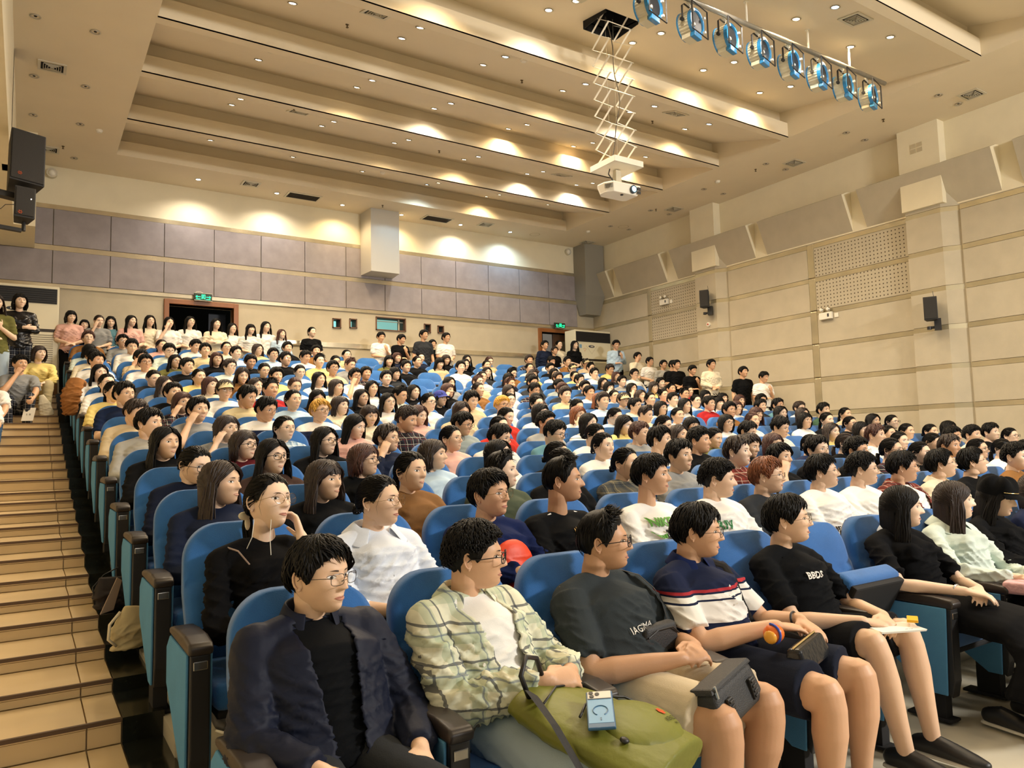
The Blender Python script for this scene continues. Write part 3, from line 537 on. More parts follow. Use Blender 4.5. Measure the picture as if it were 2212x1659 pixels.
# row: seat, hair cut, hair colour, glasses, top
TABLE='''0: 0 s k g navyjacket, 1 c k g plaid, 2 u k g graytee, 3 s k g polo, 4 s k g blacktee, 6 l k - blackdress, 7 l d - mint, 8 H k - black, 9 b d - stripejacket
1: 0 p k g cardigan, 1 p k g whiteshirt, 2 s k g navysweater, 3 u k - jersey, 4 s k - greenlogo, 5 c k - greentext, 6 s o g charcoal, 7 s k g whitetee, 8 c k g whitetee, 9 s k g redplaid, 10 s k g beigeshirt, 11 s k g black
2: 0 l d - navy, 1 e d - black, 2 p k - browntee, 3 u k - camo, 4 p k - black, 5 p k - grayplaid, 6 s k - gray, 7 s d - redplaid, 8 s k - black, 9 s k g black, 12 p k - black, 15 p k - white
3: 0 p k g darknavy, 1 l k g darkbrown, 2 b r g black, 3 b d - lightblue, 4 l k g lime, 5 p k - black, 6 p k - white, 7 s k - white, 8 c k - black, 9 s d - black, 11 p k g whitenavy, 13 s r - white, 14 p k - white, 15 p k g black, 16 c k - black, 17 c k - cream, 18 s k - black, 19 p k g white
4: 0 l k - black, 1 b d g maroon, 2 l k g black, 3 s d g navy, 4 p k g pink, 5 s k g whitegray, 6 s k g denim, 7 p k g white, 8 s r g gray, 9 l d - white, 11 s k - black, 12 s k g whitegray, 14 l d - yellow, 15 b k - gray, 16 p k - cream, 17 p k - white, 18 p k - black, 19 b k g navy
5: 0 s k - hoodiegray, 1 b d g gray, 2 p k g blueplaid, 3 l k - pink, 4 c d - darkplaid, 5 s k g graycardigan, 6 p k - redwhite, 7 c k g tracksuit, 8 l k - whitestripe, 9 l k - yellow, 13 p r - white, 15 b k g white, 16 p k - black, 17 p k g black, 18 l k g denim, 19 p k g black
6: 0 s d - beige, 1 s k - gray, 2 s k g navywhite, 3 s y g navywhite, 4 b d - cream, 5 l r - pink, 6 l d - beige, 7 p k - redwhite, 8 b k - white, 9 b o g white, 10 p k g lightblue, 14 s k g brown, 17 l d - black, 18 s k - green
7: 0 s k g navytee, 1 b r g darkplaid, 2 s k - khaki, 3 p k - lightblue, 4 b d - cream, 5 l k g white, 6 p k g white, 8 c y g white, 9 p k g gray, 10 p k - lightblue, 13 b k g cream, 14 l k - whitestripe, 15 s k g red, 17 s k g charcoal, 18 s k g denim
8: 0 p k - yellow, 1 s k - black, 2 h d g white, 4 l k g black, 5 l k g black, 7 H k - black, 9 p k g white, 12 l o - black, 13 h d - gray, 14 p k - white, 19 s k g mint
9: 0 p k g white, 1 l d - gray, 2 b r - cream, 3 l d - white, 4 p r g lightblue, 5 b d - cream, 6 l k - white, 7 l k g black, 8 b r - black, 13 s k - white, 14 p k g white
10: 0 l k - white, 1 p k g charcoal, 2 p k - yellow, 3 l d - brown, 5 l k - white, 6 s k g white, 7 s k - black, 8 s k g gray, 13 s k g graycardigan
11: 0 s k - white, 1 s k g white, 2 s k g black, 5 p k g lightblue, 6 s k g khaki, 12 l k - navy, 13 s d g charcoal, 15 s k g black
12: 0 s k g cream, 1 s k g beige, 2 l k g olive, 3 b r g black, 4 s k g black, 5 s k g black, 9 s k - black, 11 s k - white, 15 b k g white
13: 1 s k - white, 5 s k g lightblue, 6 s k - white, 7 p k g white, 13 p k - white, 15 p k g cream, 17 h k - cream
14: 1 s k g gray, 3 s k - white, 4 p k g cream, 6 s k - black, 12 b d - black, 13 l k g black, 17 s k - white, 18 s k - brown, 19 h k - beige'''
# ---------------------------------------------------------------- seats
def seat_meshes():
    m={}
    # backrest cushion as a closed padded slab with a curved seam
    nu,nv=20,26; V=[];F=[]
    def pos(u,v,front):
        t=1-(1-v)**1.45; z=.40+.545*t; y=.445+.165*t+ .02*math.sin(PI*t)
        w=.248-.012*abs(2*t-1)
        tt=max(0,(t-.72)/.28); w*=(max(0,1-tt**2.2))**.5*.60+.40 if tt>0 else 1
        x=u*w; bul=.03*(1-abs(u)**3)*(1-abs(2*t-1)**4)
        dz=0
        if front:
            arc=.62-.10*(1-u*u); d=abs(t-arc); bul-=.012*math.exp(-(d/.018)**2)*(1-abs(u)**6)
            if t<arc-.01: bul-=.010*math.exp(-(u/.05)**2); bul+=.018*math.exp(-((abs(u)-.86)/.16)**2)
            return (x,y-.045-bul,z+dz)
        return (x,y+.02,z)
    for f in (1,0):
        for j in range(nv+1):
            for i in range(nu+1): V.append(pos(-1+2*i/nu,j/nv,f))
    N=(nu+1)*(nv+1)
    for j in range(nv):
        for i in range(nu):
            a=j*(nu+1)+i; F.append((a,a+1,a+nu+2,a+nu+1)); F.append((N+a,N+a+nu+1,N+a+nu+2,N+a+1))
    bd=[i for i in range(nu+1)]+[j*(nu+1)+nu for j in range(1,nv+1)]+[nv*(nu+1)+i for i in range(nu-1,-1,-1)]+[j*(nu+1) for j in range(nv-1,0,-1)]
    for k in range(len(bd)): a,b=bd[k],bd[(k+1)%len(bd)]; F.append((a,b,b+N,a+N)[::-1])
    me=mesh('backrest',V,F,[M_seat],True); bm=bmesh.new(); bm.from_mesh(me); bmesh.ops.recalc_face_normals(bm,faces=bm.faces); bm.to_mesh(me); bm.free(); m['backrest']=me
    g=G(); g.prism([(-.235,.36),(.235,.36),(.243,.6),(.243,.77),(.212,.875),(.13,.93),(-.13,.93),(-.212,.875),(-.243,.77),(-.243,.6)],.004,.026,axis=1)
    for i,(x,y,z) in enumerate(g.V): g.V[i]=(x,y+.468+.30*(z-.40),z)
    m['back_shell']=g.mesh('back_shell',[M_black],bevel=.008)
    g=G(); g.box(-.222,.222,.03,.50,.33,.43); m['seat_cushion']=g.mesh('seat_cushion',[M_seat],bevel=.035,seg=3,smooth=True)
    m['seat_pan']=G().box(-.21,.21,.05,.46,.30,.335).mesh('seat_pan',[M_blackm],bevel=.01)
    g=G(); P=[]; n=9
    prof=[(-.018,.550),(-.026,.574),(-.012,.592),(.08,.603),(.22,.600),(.34,.590),(.39,.578),(.39,.555)]
    g.prism(prof,-.041,.041); m['armrest']=g.mesh('armrest',[M_pad],bevel=.012,seg=3,smooth=True)
    g=G(); g.prism([(-.008,.551),(.045,.551),(.06,.16),(.012,.12),(-.004,.20)],-.033,.033); m['arm_front']=g.mesh('arm_front',[M_black],bevel=.006)
    g=G(); g.box(-.024,.024,-.012,-.006,.50,.530); m['slot']=g.mesh('slot',[mat('slot_chrome',(.5,.48,.44),.25,1)],bevel=.003)
    for s,nm in ((-1,'side_panel'),(1,'side_panel')):
        g=G(); g.prism([(.012,.552),(.36,.552),(.43,.50),(.43,.36),(.10,.13),(.03,.13)],s*.034,s*.044) if True else 0
        m['side_panel%d'%s]=g.mesh('side_panel',[M_seat2],bevel=.006)
    g=G(); g.prism([(.045,.552),(.40,.552),(.40,.38),(.08,.14),(.05,.16)],-.033,.033); m['arm_core']=g.mesh('arm_core',[M_black])
    g=G(); g.box(-.03,.03,.05,.17,.012,.32); g.box(-.045,.045,.02,.24,-.0,.014); m['pedestal']=g.mesh('pedestal',[M_blackm],bevel=.004)
    m['anchor_bolt']=G().cyl((.03,.06,.014),.014,.01,8).mesh('bolt',[M_pipe])
    return m
SM=seat_meshes()
def arm(o,x,near):
    ob('armrest',SM['armrest'],o,(x,0,0)); ob('arm_front',SM['arm_front'],o,(x,0,0)); 
    if near: ob('arm_slot',SM['slot'],o,(x,0,0)); 
    ob('side_panel',SM['side_panel-1'],o,(x,0,0)); ob('side_panel',SM['side_panel1'],o,(x,0,0)); ob('pedestal',SM['pedestal'],o,(x,0,0))
NC=20
ordn=['front','second','third','fourth','fifth','sixth','seventh','eighth','ninth','tenth','eleventh','twelfth','thirteenth','fourteenth','back']
def inframe(x,y,z,mx=60):
    d=Vector((x,y,z))-Vector((0,0,1.4)); k=d.dot(fw)
    if k<.3: return False
    px=1106+1611.3*d.dot(rt)/k; return -250<px<2212+mx
TAB=dict()
for ln_ in TABLE.split('\n'):
    r_,rest=ln_.split(':')
    for q in rest.split(','):
        a=q.split(); TAB[(int(r_),int(a[0]))]=(a[1],a[2],a[3]=='g',a[4])
random.seed(11)
EMPTY={(0,5),(11,9),(10,8),(12,8),(13,8),(4,13),(12,10),(13,14),(11,10),(14,9),(14,15)}
SEATED=[]
for r in range(15):
    cols=[c for c in range(NC) if inframe(SX(c)-.3,RY(r)+.5,1)]
    for c in cols:
        o=emp('auditorium_seat',(SX(c),RY(r),FL[r]),0,'blue upholstered tip-up seat%s, %s row, %s seat from the left aisle'%(' left empty' if (r,c) in EMPTY else '',ordn[r],names[c]),'seat','blue auditorium seats')
        ob('backrest',SM['backrest'],o); ob('back_shell',SM['back_shell'],o)
        if (r,c) in EMPTY:
            hg=Vector((0,.43,.37)); an=R(-62); rm=Matrix.Rotation(an,3,'X'); lc=hg-rm@hg
            ob('seat_cushion',SM['seat_cushion'],o,lc,(an,0,0)); ob('seat_pan',SM['seat_pan'],o,lc,(an,0,0))
        elif r<3 or c<2: ob('seat_cushion',SM['seat_cushion'],o); ob('seat_pan',SM['seat_pan'],o)
        arm(o,-PX/2,r<6)
        if c==cols[-1]: arm(o,PX/2,r<6)
        if (r,c) not in EMPTY: SEATED.append((r,c))
# ---------------------------------------------------------------- people: materials
SKIN=[]
for i,c in enumerate(('e2bd9e','d6aa88','c79a78','ebcbb1')):
    M=mat('skin_tone_%d'%i,rgb(c),.48,var=.035,vs=14,bump=.05,bs=220,spec=.4); B=M.node_tree.nodes['Principled BSDF']
    B.inputs['Subsurface Weight'].default_value=.12; B.inputs['Subsurface Radius'].default_value=(.012,.005,.003); B.inputs['Subsurface Scale'].default_value=.5
    SKIN.append(M)
M_lip=mat('lips',rgb('bd8270'),.45); M_eyew=mat('eye_white',rgb('e9e2da'),.2); M_iris=mat('dark_iris',rgb('1c120c'),.08); M_brow=mat('eyebrow',rgb('2a1e18'),.8); M_nail=mat('nail',rgb('e2b8a0'),.3)
HAIR={'k':mat('black_hair',rgb('090706'),.5,var=.5,vs=3,spec=.22,bump=.2,bs=8,stretch=(40,40,3)),'d':mat('dark_brown_hair',rgb('26170f'),.5,var=.4,vs=3,bump=.25,bs=8,stretch=(40,40,3)),
 'r':mat('reddish_brown_hair',rgb('43231a'),.5,var=.4,vs=3,bump=.25,bs=8,stretch=(40,40,3)),'o':mat('ginger_brown_hair',rgb('7d4726'),.45,var=.4,vs=3,bump=.25,bs=8,stretch=(40,40,3)),'y':mat('blond_dyed_hair',rgb('d8a544'),.5,var=.25,vs=3,bump=.25,bs=8,stretch=(40,40,3))}
HN={'k':'black','d':'dark brown','r':'reddish brown','o':'ginger brown','y':'blond dyed'}
def cloth(name,hexc,**k): return mat('cloth_'+name,rgb(hexc),.92,var=.05,vs=7,bump=.12,bs=260,spec=.12,**k)
def pattern(name,base,bands,rough=.9,axes='xz'):
    """plaid or stripe: bands = list of (axis, scale, offset, width, colour, strength)"""
    M=bpy.data.materials.new('cloth_'+name); M.use_nodes=True; nt=M.node_tree; B=nt.nodes['Principled BSDF']; B.inputs['Roughness'].default_value=rough; B.inputs['Specular IOR Level'].default_value=.2
    tc=nt.nodes.new('ShaderNodeTexCoord'); no=nt.nodes.new('ShaderNodeTexNoise'); no.inputs['Scale'].default_value=4; lk(nt,tc.outputs['Object'],no.inputs['Vector'])
    sc=nt.nodes.new('ShaderNodeVectorMath'); sc.operation='SCALE'; sc.inputs['Scale'].default_value=.022; lk(nt,no.outputs['Color'],sc.inputs[0]); ad=nt.nodes.new('ShaderNodeVectorMath'); lk(nt,tc.outputs['Object'],ad.inputs[0]); lk(nt,sc.outputs[0],ad.inputs[1])
    sp=nt.nodes.new('ShaderNodeSeparateXYZ'); lk(nt,ad.outputs[0],sp.inputs[0]); cur=None; col=(*base,1); last=None
    for ax,s,off,w,c,st in bands:
        m1=nt.nodes.new('ShaderNodeMath'); m1.operation='MULTIPLY_ADD'; lk(nt,sp.outputs['xyz'.index(ax)],m1.inputs[0]); m1.inputs[1].default_value=s; m1.inputs[2].default_value=off+50
        f=nt.nodes.new('ShaderNodeMath'); f.operation='FRACT'; lk(nt,m1.outputs[0],f.inputs[0]); l=nt.nodes.new('ShaderNodeMath'); l.operation='LESS_THAN'; lk(nt,f.outputs[0],l.inputs[0]); l.inputs[1].default_value=w
        ml=nt.nodes.new('ShaderNodeMath'); ml.operation='MULTIPLY'; lk(nt,l.outputs[0],ml.inputs[0]); ml.inputs[1].default_value=st
        mx=nt.nodes.new('ShaderNodeMix'); mx.data_type='RGBA'; lk(nt,ml.outputs[0],mx.inputs[0]); mx.inputs[7].default_value=(*c,1)
        if last is None: mx.inputs[6].default_value=col
        else: lk(nt,last,mx.inputs[6])
        last=mx.outputs[2]
    lk(nt,last,B.inputs['Base Color']); return M
def zband(name,base,bands):
    """horizontal bands at absolute heights of the shirt: (z0,z1,colour)"""
    M=bpy.data.materials.new('cloth_'+name); M.use_nodes=True; nt=M.node_tree; B=nt.nodes['Principled BSDF']; B.inputs['Roughness'].default_value=.9; B.inputs['Specular IOR Level'].default_value=.2
    tc=nt.nodes.new('ShaderNodeTexCoord'); sp=nt.nodes.new('ShaderNodeSeparateXYZ'); lk(nt,tc.outputs['Object'],sp.inputs[0]); r=nt.nodes.new('ShaderNodeValToRGB'); r.color_ramp.interpolation='CONSTANT'; lk(nt,sp.outputs[2],r.inputs[0])
    r.color_ramp.elements[0].color=(*base,1); r.color_ramp.elements[0].position=0
    while len(r.color_ramp.elements)>1: r.color_ramp.elements.remove(r.color_ramp.elements[-1])
    for z0,z1,c in bands: e=r.color_ramp.elements.new(z0); e.color=(*c,1); e=r.color_ramp.elements.new(z1); e.color=(*base,1)
    lk(nt,r.outputs[0],B.inputs['Base Color']); return M
W_=rgb('e9e7e0')
CL={}
for k,h in dict(white='e8e6df',whitetee='ecebe6',black='0e0f11',blacktee='0e1013',gray='8d8f8f',graytee='343a3d',charcoal='2f3236',navy='1b2338',navytee='182440',navysweater='16224a',navyjacket='141a2c',darknavy='161c2e',blackdress='0c0d10',
  mint='cfdcd2',cardigan='0c0c0e',whiteshirt='dfe6f0',beige='c9b795',beigeshirt='d5cdb4',cream='e3d9bf',khaki='c9bb94',yellow='e3cf84',brown='8a6238',browntee='7c5a38',darkbrown='40302a',pink='dcb0a4',lightblue='b4cbdd',green='3f5a45',olive='6b6a3c',maroon='581c22',red='9b2528',denim='5f8a96',
  graycardigan='8f9a9a',hoodiegray='a7a6a0',whitegray='d3d4cd',lime='e4e6d8',redwhite='b5332a',camo='4a5242',tracksuit='9a9b98',orange='d98a4e',leather='15141a',lightjeans='a9bccb',jeans='3d5878',khakishorts='cbbda2',navyshorts='1d2230',blackshorts='17181b',blackskirt='0d0e11',checkskirt='5b5546').items(): CL[k]=cloth(k,h)
CL['leather']=mat('cloth_leather_black',rgb('121216'),.28,bump=.5,bs=25)
CL['navyjacket']=mat('cloth_nylon_navy',rgb('10172b'),.62,bump=.08,bs=60,spec=.25)
def plaid(name,b,c1,c2,c3,s=11): return pattern(name,b,[('x',s,0,.32,c1,.55),('z',s,.1,.32,c1,.55),('x',s,.5,.07,c2,.8),('z',s,.6,.07,c2,.8),('x',s,.78,.05,c3,.7),('z',s,.85,.05,c3,.7)])
CL['plaid']=plaid('plaid_green_cream',rgb('dcdcc4'),rgb('a9b89c'),rgb('3f4450'),rgb('6a7484'),9)
CL['darkplaid']=plaid('plaid_dark',rgb('1b1c22'),rgb('2a2d38'),rgb('b9b6ae'),rgb('7a2f2c'),16)
CL['redplaid']=plaid('plaid_red',rgb('7c342c'),rgb('4a2420'),rgb('c9bca8'),rgb('2a2224'),18)
CL['blueplaid']=plaid('plaid_blue',rgb('9fb6c8'),rgb('5c7f9e'),rgb('e6e6e0'),rgb('2c4866'),18)
CL['grayplaid']=plaid('plaid_grey',rgb('57564e'),rgb('3a4148'),rgb('8d8468'),rgb('23262c'),14)
CL['whitestripe']=pattern('whitestripe',W_,[('z',26,0,.18,rgb('2a2a30'),.8)])
CL['stripejacket']=pattern('stripejacket',rgb('1a2340'),[('x',30,0,.3,rgb('c9d2dc'),.0)])
CL['polo']=zband('polo',rgb('17203c'),[(.60,.622,W_),(.655,.735,W_),(.745,.765,W_),(.772,.782,rgb('a8323a'))])
CL['navywhite']=zband('navywhite',rgb('1c2744'),[(.79,.90,W_)])
CL['whitenavy']=zband('whitenavy',W_,[(.78,.90,rgb('1f2a48'))])
CL['jersey']=CL['black']; CL['greenlogo']=CL['whitetee']; CL['greentext']=CL['whitetee']
CL['plaidpants']=plaid('plaid_pants',rgb('1d2028'),rgb('3a3f4c'),rgb('a8aab0'),rgb('11131a'),16)
CL['checkskirt']=pattern('checkskirt',rgb('cfc7ae'),[('x',90,0,.5,rgb('26221e'),.9),('z',90,0,.5,rgb('26221e'),.9)])
TXT=dict(white='white top',whitetee='white T-shirt',black='black top',blacktee='black T-shirt with small print',gray='grey top',graytee='dark grey T-shirt',charcoal='charcoal top',navy='navy top',navytee='navy T-shirt',navysweater='navy sweatshirt',navyjacket='navy zip jacket over black shirt',darknavy='dark navy jacket',blackdress='black dress with white collar',mint='pale mint blouse',cardigan='black cardigan',whiteshirt='white collared shirt',beige='beige sweater',beigeshirt='beige open-collar shirt',cream='cream top',khaki='khaki T-shirt',yellow='yellow top',brown='brown shirt',browntee='brown printed T-shirt',darkbrown='dark brown top',pink='pink top',lightblue='light blue shirt',green='green top',olive='olive top',maroon='maroon jersey',red='red T-shirt',denim='denim blue jacket',graycardigan='grey cardigan',hoodiegray='light grey jacket',whitegray='off-white polo',lime='white top with lime bag',redwhite='red and white top',camo='camouflage jacket',tracksuit='grey track jacket',plaid='green plaid shirt',darkplaid='dark plaid shirt',redplaid='red plaid shirt',blueplaid='blue plaid shirt',grayplaid='grey plaid shirt',whitestripe='white striped top',stripejacket='navy striped jacket',polo='striped navy and white polo',navywhite='navy top with white collar',whitenavy='white top with navy collar',jersey='black football jersey',greenlogo='white T-shirt with green logo',greentext='white T-shirt with green letters',orange='orange top',leather='black leather jacket')
# ---------------------------------------------------------------- head shape
def ss(a,b,x):
    t=min(1,max(0,(x-a)/(b-a))); return t*t*(3-2*t)
def headpt(d,fem=0.):
    """point of the head surface in direction d (unit), face towards -Y"""
    x,y,z=d; p=2.25
    a,b,c=.0755,.094,.110
    t=(abs(x/a)**p+abs(y/b)**p+abs(z/c)**p)**(-1/p); X,Y,Z=x*t,y*t,z*t
    lo=ss(.01,-.105,Z)
    X*=1-(.37+.06*fem)*lo*(.35+.65*ss(.05,-.05,Y)); X*=1+.035*math.exp(-((Z+.055)/.02)**2)*ss(.03,-.02,Y)*(1-ss(-.05,-.08,Y))   # jaw
    if Y>0: Y*=1-.42*ss(0,-.09,Z)                            # nape
    if Y<0:
        Y*=1-.03*ss(-.02,-.1,Z)
        Y=-(abs(Y)**1.0) ; 
        f=ss(-.02,-.07,Y)
        Y+=f*.010*ss(.0,.035,abs(X))*0
        ex=math.exp(-((abs(X)-.031)/.017)**2-((Z-.010)/.013)**2); Y+=.0105*ex*f            # eye sockets
        Y-=.0045*f*math.exp(-((Z-.034)/.012)**2-(X/.05)**2)                                 # brow ridge
        if Z<.030:
            h=ss(.030,-.024,Z)*(1-ss(-.024,-.037,Z)); Y-=f*(.0265*h)*math.exp(-(X/(.0070+.0060*h))**2)
            Y-=f*.008*math.exp(-((abs(X)-.0115)/.0065)**2-((Z+.024)/.009)**2)               # nostril wings
        Y-=.006*f*math.exp(-((abs(X)-.040)/.022)**2-((Z+.018)/.024)**2)                     # cheeks
        Y-=.0060*f*math.exp(-(X/.022)**2-((Z+.054)/.014)**2)                                # mouth mound
        Y+=.0045*f*math.exp(-(X/.020)**2-((Z+.0555)/.0022)**2)                              # lip line
        Y+=.0035*f*math.exp(-(X/.018)**2-((Z+.071)/.005)**2)
        fr=ss(0,-.03,Y)
        Y-=.026*ss(-.035,-.088,Z)*math.exp(-(X/.040)**2)*fr*(1-.0*fem)                        # lower face carried forward
        Y-=.006*fr*math.exp(-(X/.018)**2-((Z+.094)/.013)**2)                                # chin
        Y+=.004*fr*ss(.02,.10,Z)
    return Vector((X,Y,Z))
def dirv(az,el): return Vector((math.sin(az)*math.cos(el),-math.cos(az)*math.cos(el),math.sin(el)))
def head_geo(fem,hi=1):
    nu,nv=int(60*hi),int(50*hi); V=[];F=[]
    for j in range(nv+1):
        el=-PI/2+PI*j/nv; el+= -.10*math.sin(2*el)*0
        for i in range(nu):
            t=i/nu*2-1; az=PI*(t-.22*math.sin(PI*t)*1.0*1) if True else PI*t   # denser in front
            V.append(headpt(dirv(az,el),fem))
    for j in range(nv):
        for i in range(nu): F.append((j*nu+i,j*nu+(i+1)%nu,(j+1)*nu+(i+1)%nu,(j+1)*nu+i))
    return V,F
HB={}
def headbvh(fem):
    if fem not in HB: V,F=head_geo(fem,1.2); HB[fem]=BVHTree.FromPolygons(V,F)
    return HB[fem]
def facey(fem,x,z):
    h=headbvh(fem).ray_cast(Vector((x,-.5,z)),Vector((0,1,0)))
    return h[0].y if h[0] is not None else -.05
def face_geo(g,fem,eye='open',hi=1,smile=0):
    """adds head with eyes, brows, lips, ears; material slots skin, lips, white, iris, brow"""
    V,F=head_geo(fem,hi); g.add(V,F,0)
    def patch(fn,nu,nv,mi,off):
        V=[]
        for j in range(nv+1):
            for i in range(nu+1):
                x,z,e=fn(i/nu,j/nv); V.append((x,facey(fem,x,z)-off*e-.0006,z))
        g.add(V,[(j*(nu+1)+i,j*(nu+1)+i+1,(j+1)*(nu+1)+i+1,(j+1)*(nu+1)+i) for j in range(nv) for i in range(nu)],mi)
    op=1.0 if eye=='open' else .35
    for s in (-1,1):
        cx=s*.0315; cz=.0095; w=.0142; hh=.0052*op
        prof=lambda u:(max(0,1-(2*u-1)**2))**.55
        def eyef(u,v): return (cx+s*(2*u-1)*w, cz+(2*v-1)*hh*prof(u)+s*s*(2*u-1)*.0012, .0022*prof(u)*(1-(2*v-1)**2)+.0003)
        patch(eyef,12,6,2,1.0)
        def irf(u,v):
            a=2*PI*u; r=.0050*v; dz=max(-hh*.96,min(hh*.92,r*math.sin(a))); return (cx+s*.0005+r*math.cos(a),cz+dz,.0036)
        patch(irf,14,2,3,1.0)
        patch(lambda u,v:(cx+s*(2*u-1)*w*1.06, cz+hh*prof(u)+(2*u-1)*.0012+(v)*.0016+.0002,.0030*prof(u)+.0006),12,1,3,1.0)    # lash line
        patch(lambda u,v:(cx+s*((2*u-1)*.0185+.001), cz+.0175+.0035*math.sin(PI*(.15+.75*u))+(v-.5)*.0048*(1-.7*u)*math.sin(PI*min(1,u+.25)),.0012),12,2,4,1.0)  # brow
    lw=.0215-.001*fem
    pr=lambda u:math.sin(PI*u)**.7
    patch(lambda u,v:((2*u-1)*lw,-.0556+v*(.0062*pr(u)-.0016*math.exp(-((2*u-1)/.16)**2))+smile*.002*(2*u-1)**2,.0018*math.sin(PI*v)+.0002),14,3,1,1.0)
    patch(lambda u,v:((2*u-1)*lw*.92,-.0560-v*.0078*pr(u)+smile*.002*(2*u-1)**2,.0030*math.sin(PI*v)+.0002),14,3,1,1.0)
    for s in (-1,1):                       # ears
        rot=Matrix.Rotation(s*R(-22),3,'Z')@Matrix.Rotation(R(-10),3,'X')
        c=Vector((s*.0765,.012,-.004)); g.ell(c,(.0055,.016,.029),12,10,0,rot)
        P=[]
        for k in range(9):
            a=R(-70)+k*R(32); P.append(c+rot@Vector((s*.007,.0145*math.cos(a),.027*math.sin(a)+.002)))
        g.tube(P,[.0035]*9,6,0); g.ell(c+rot@Vector((0,.002,-.026)),(.006,.007,.009),8,6,0)
# ---------------------------------------------------------------- hands and limbs
def hand(g,w,d,n,side,curl=.5,spread=.12,rad=1.,mi=0,thumb=1):
    """w wrist, d direction to the knuckles, n palm normal (towards what the palm faces); side=+1 thumb on +b"""
    w=Vector(w); d=Vector(d).normalized(); n=Vector(n); n=(n-d*n.dot(d)).normalized(); b=d.cross(n)*side
    P=[w-d*.01,w+d*.02,w+d*.055,w+d*.085]; g.tube(P,[(.026*rad,.017),(.030*rad,.016),(.039*rad,.0145),(.040*rad,.0125)],12,mi,up=n,round_=True)
    for k,(o,l) in enumerate(((.029,.074),(.010,.083),(-.010,.077),(-.028,.060))):
        base=w+d*.086+b*o*rad; dd=(d+b*(spread*(1.2-k*.8)*.5)).normalized(); pts=[base-dd*.02]; ang=0; p=base; pts.append(p.copy())
        for sgl,cr in zip((.46,.30,.24),(.75,1.0,.7)):
            ang+=curl*cr; q=dd*math.cos(ang)+n*math.sin(ang); p=p+q*l*sgl; pts.append(p.copy())
        g.tube(pts,[.0085*rad,.0088*rad,.0082*rad,.0074*rad,.0064*rad],8,mi,up=b,round_=True)
    if thumb:
        p=w+d*.022+b*.022*rad; q=(d*.55+b*.75+n*.35).normalized(); q2=(d*.9+b*.25+n*.4).normalized()
        g.tube([p-q*.01,p+q*.030,p+q*.030+q2*.030,p+q*.030+q2*.054],[.0125,.0115,.0098,.0082],8,mi,up=n,round_=True)
# seated joints, origin at floor below the arm front, facing -Y
SEAT=dict(hip=(.085,.26,.475),knee=(.135,-.13,.50),ank=(.12,-.10,.085),sh=(.172,.425,.812),nb=(0,.425,.885),hc=(0,.392,1.00))
POSE={}
def arms(pose):
    """elbow, wrist, hand direction and palm normal per side (s=+1 is +X)"""
    if pose=='lap': return {1:((.235,.245,.575),(.085,.045,.565),(-.62,-.55,-.15),(-.25,.15,-1)),-1:((-.235,.245,.575),(-.075,.055,.575),(.75,-.35,-.1),(.2,.3,-1))}
    if pose=='clasp': return {1:((.225,.235,.60),(.075,.05,.625),(-.72,-.50,-.05),(-.5,.7,-.5)),-1:((-.225,.235,.60),(-.075,.055,.630),(.72,-.50,-.05),(.5,.7,-.5))}
    if pose=='rest': return {1:((.262,.27,.625),(.272,.05,.625),(-.1,-1,-.1),(0,0,-1)),-1:((-.235,.24,.575),(-.10,.03,.57),(.6,-.6,-.1),(0,0,-1))}
    if pose=='chin': return {1:((.225,.20,.62),(.10,.06,.56),(-.7,-.5,-.1),(-.2,0,-1)),-1:((-.20,.17,.66),(-.10,.27,.86),(.45,.15,.9),(.3,.6,-.4))}
    if pose=='phone': return {1:((.225,.235,.60),(.10,.07,.66),(-.3,-.6,.3),(-.4,.8,.3)),-1:((-.225,.235,.60),(-.10,.07,.66),(.3,-.6,.3),(.4,.8,.3))}
def fuse_w(g,vox,sm,mats,name,wr,seed,dec):
    me=fuse(g,vox,sm,mats,name,wr,seed); o=bpy.data.objects.new('t',me); d_=o.modifiers.new('d','DECIMATE'); d_.ratio=dec; out=bake(o); out.polygons.foreach_set('use_smooth',[True]*len(out.polygons)); return out
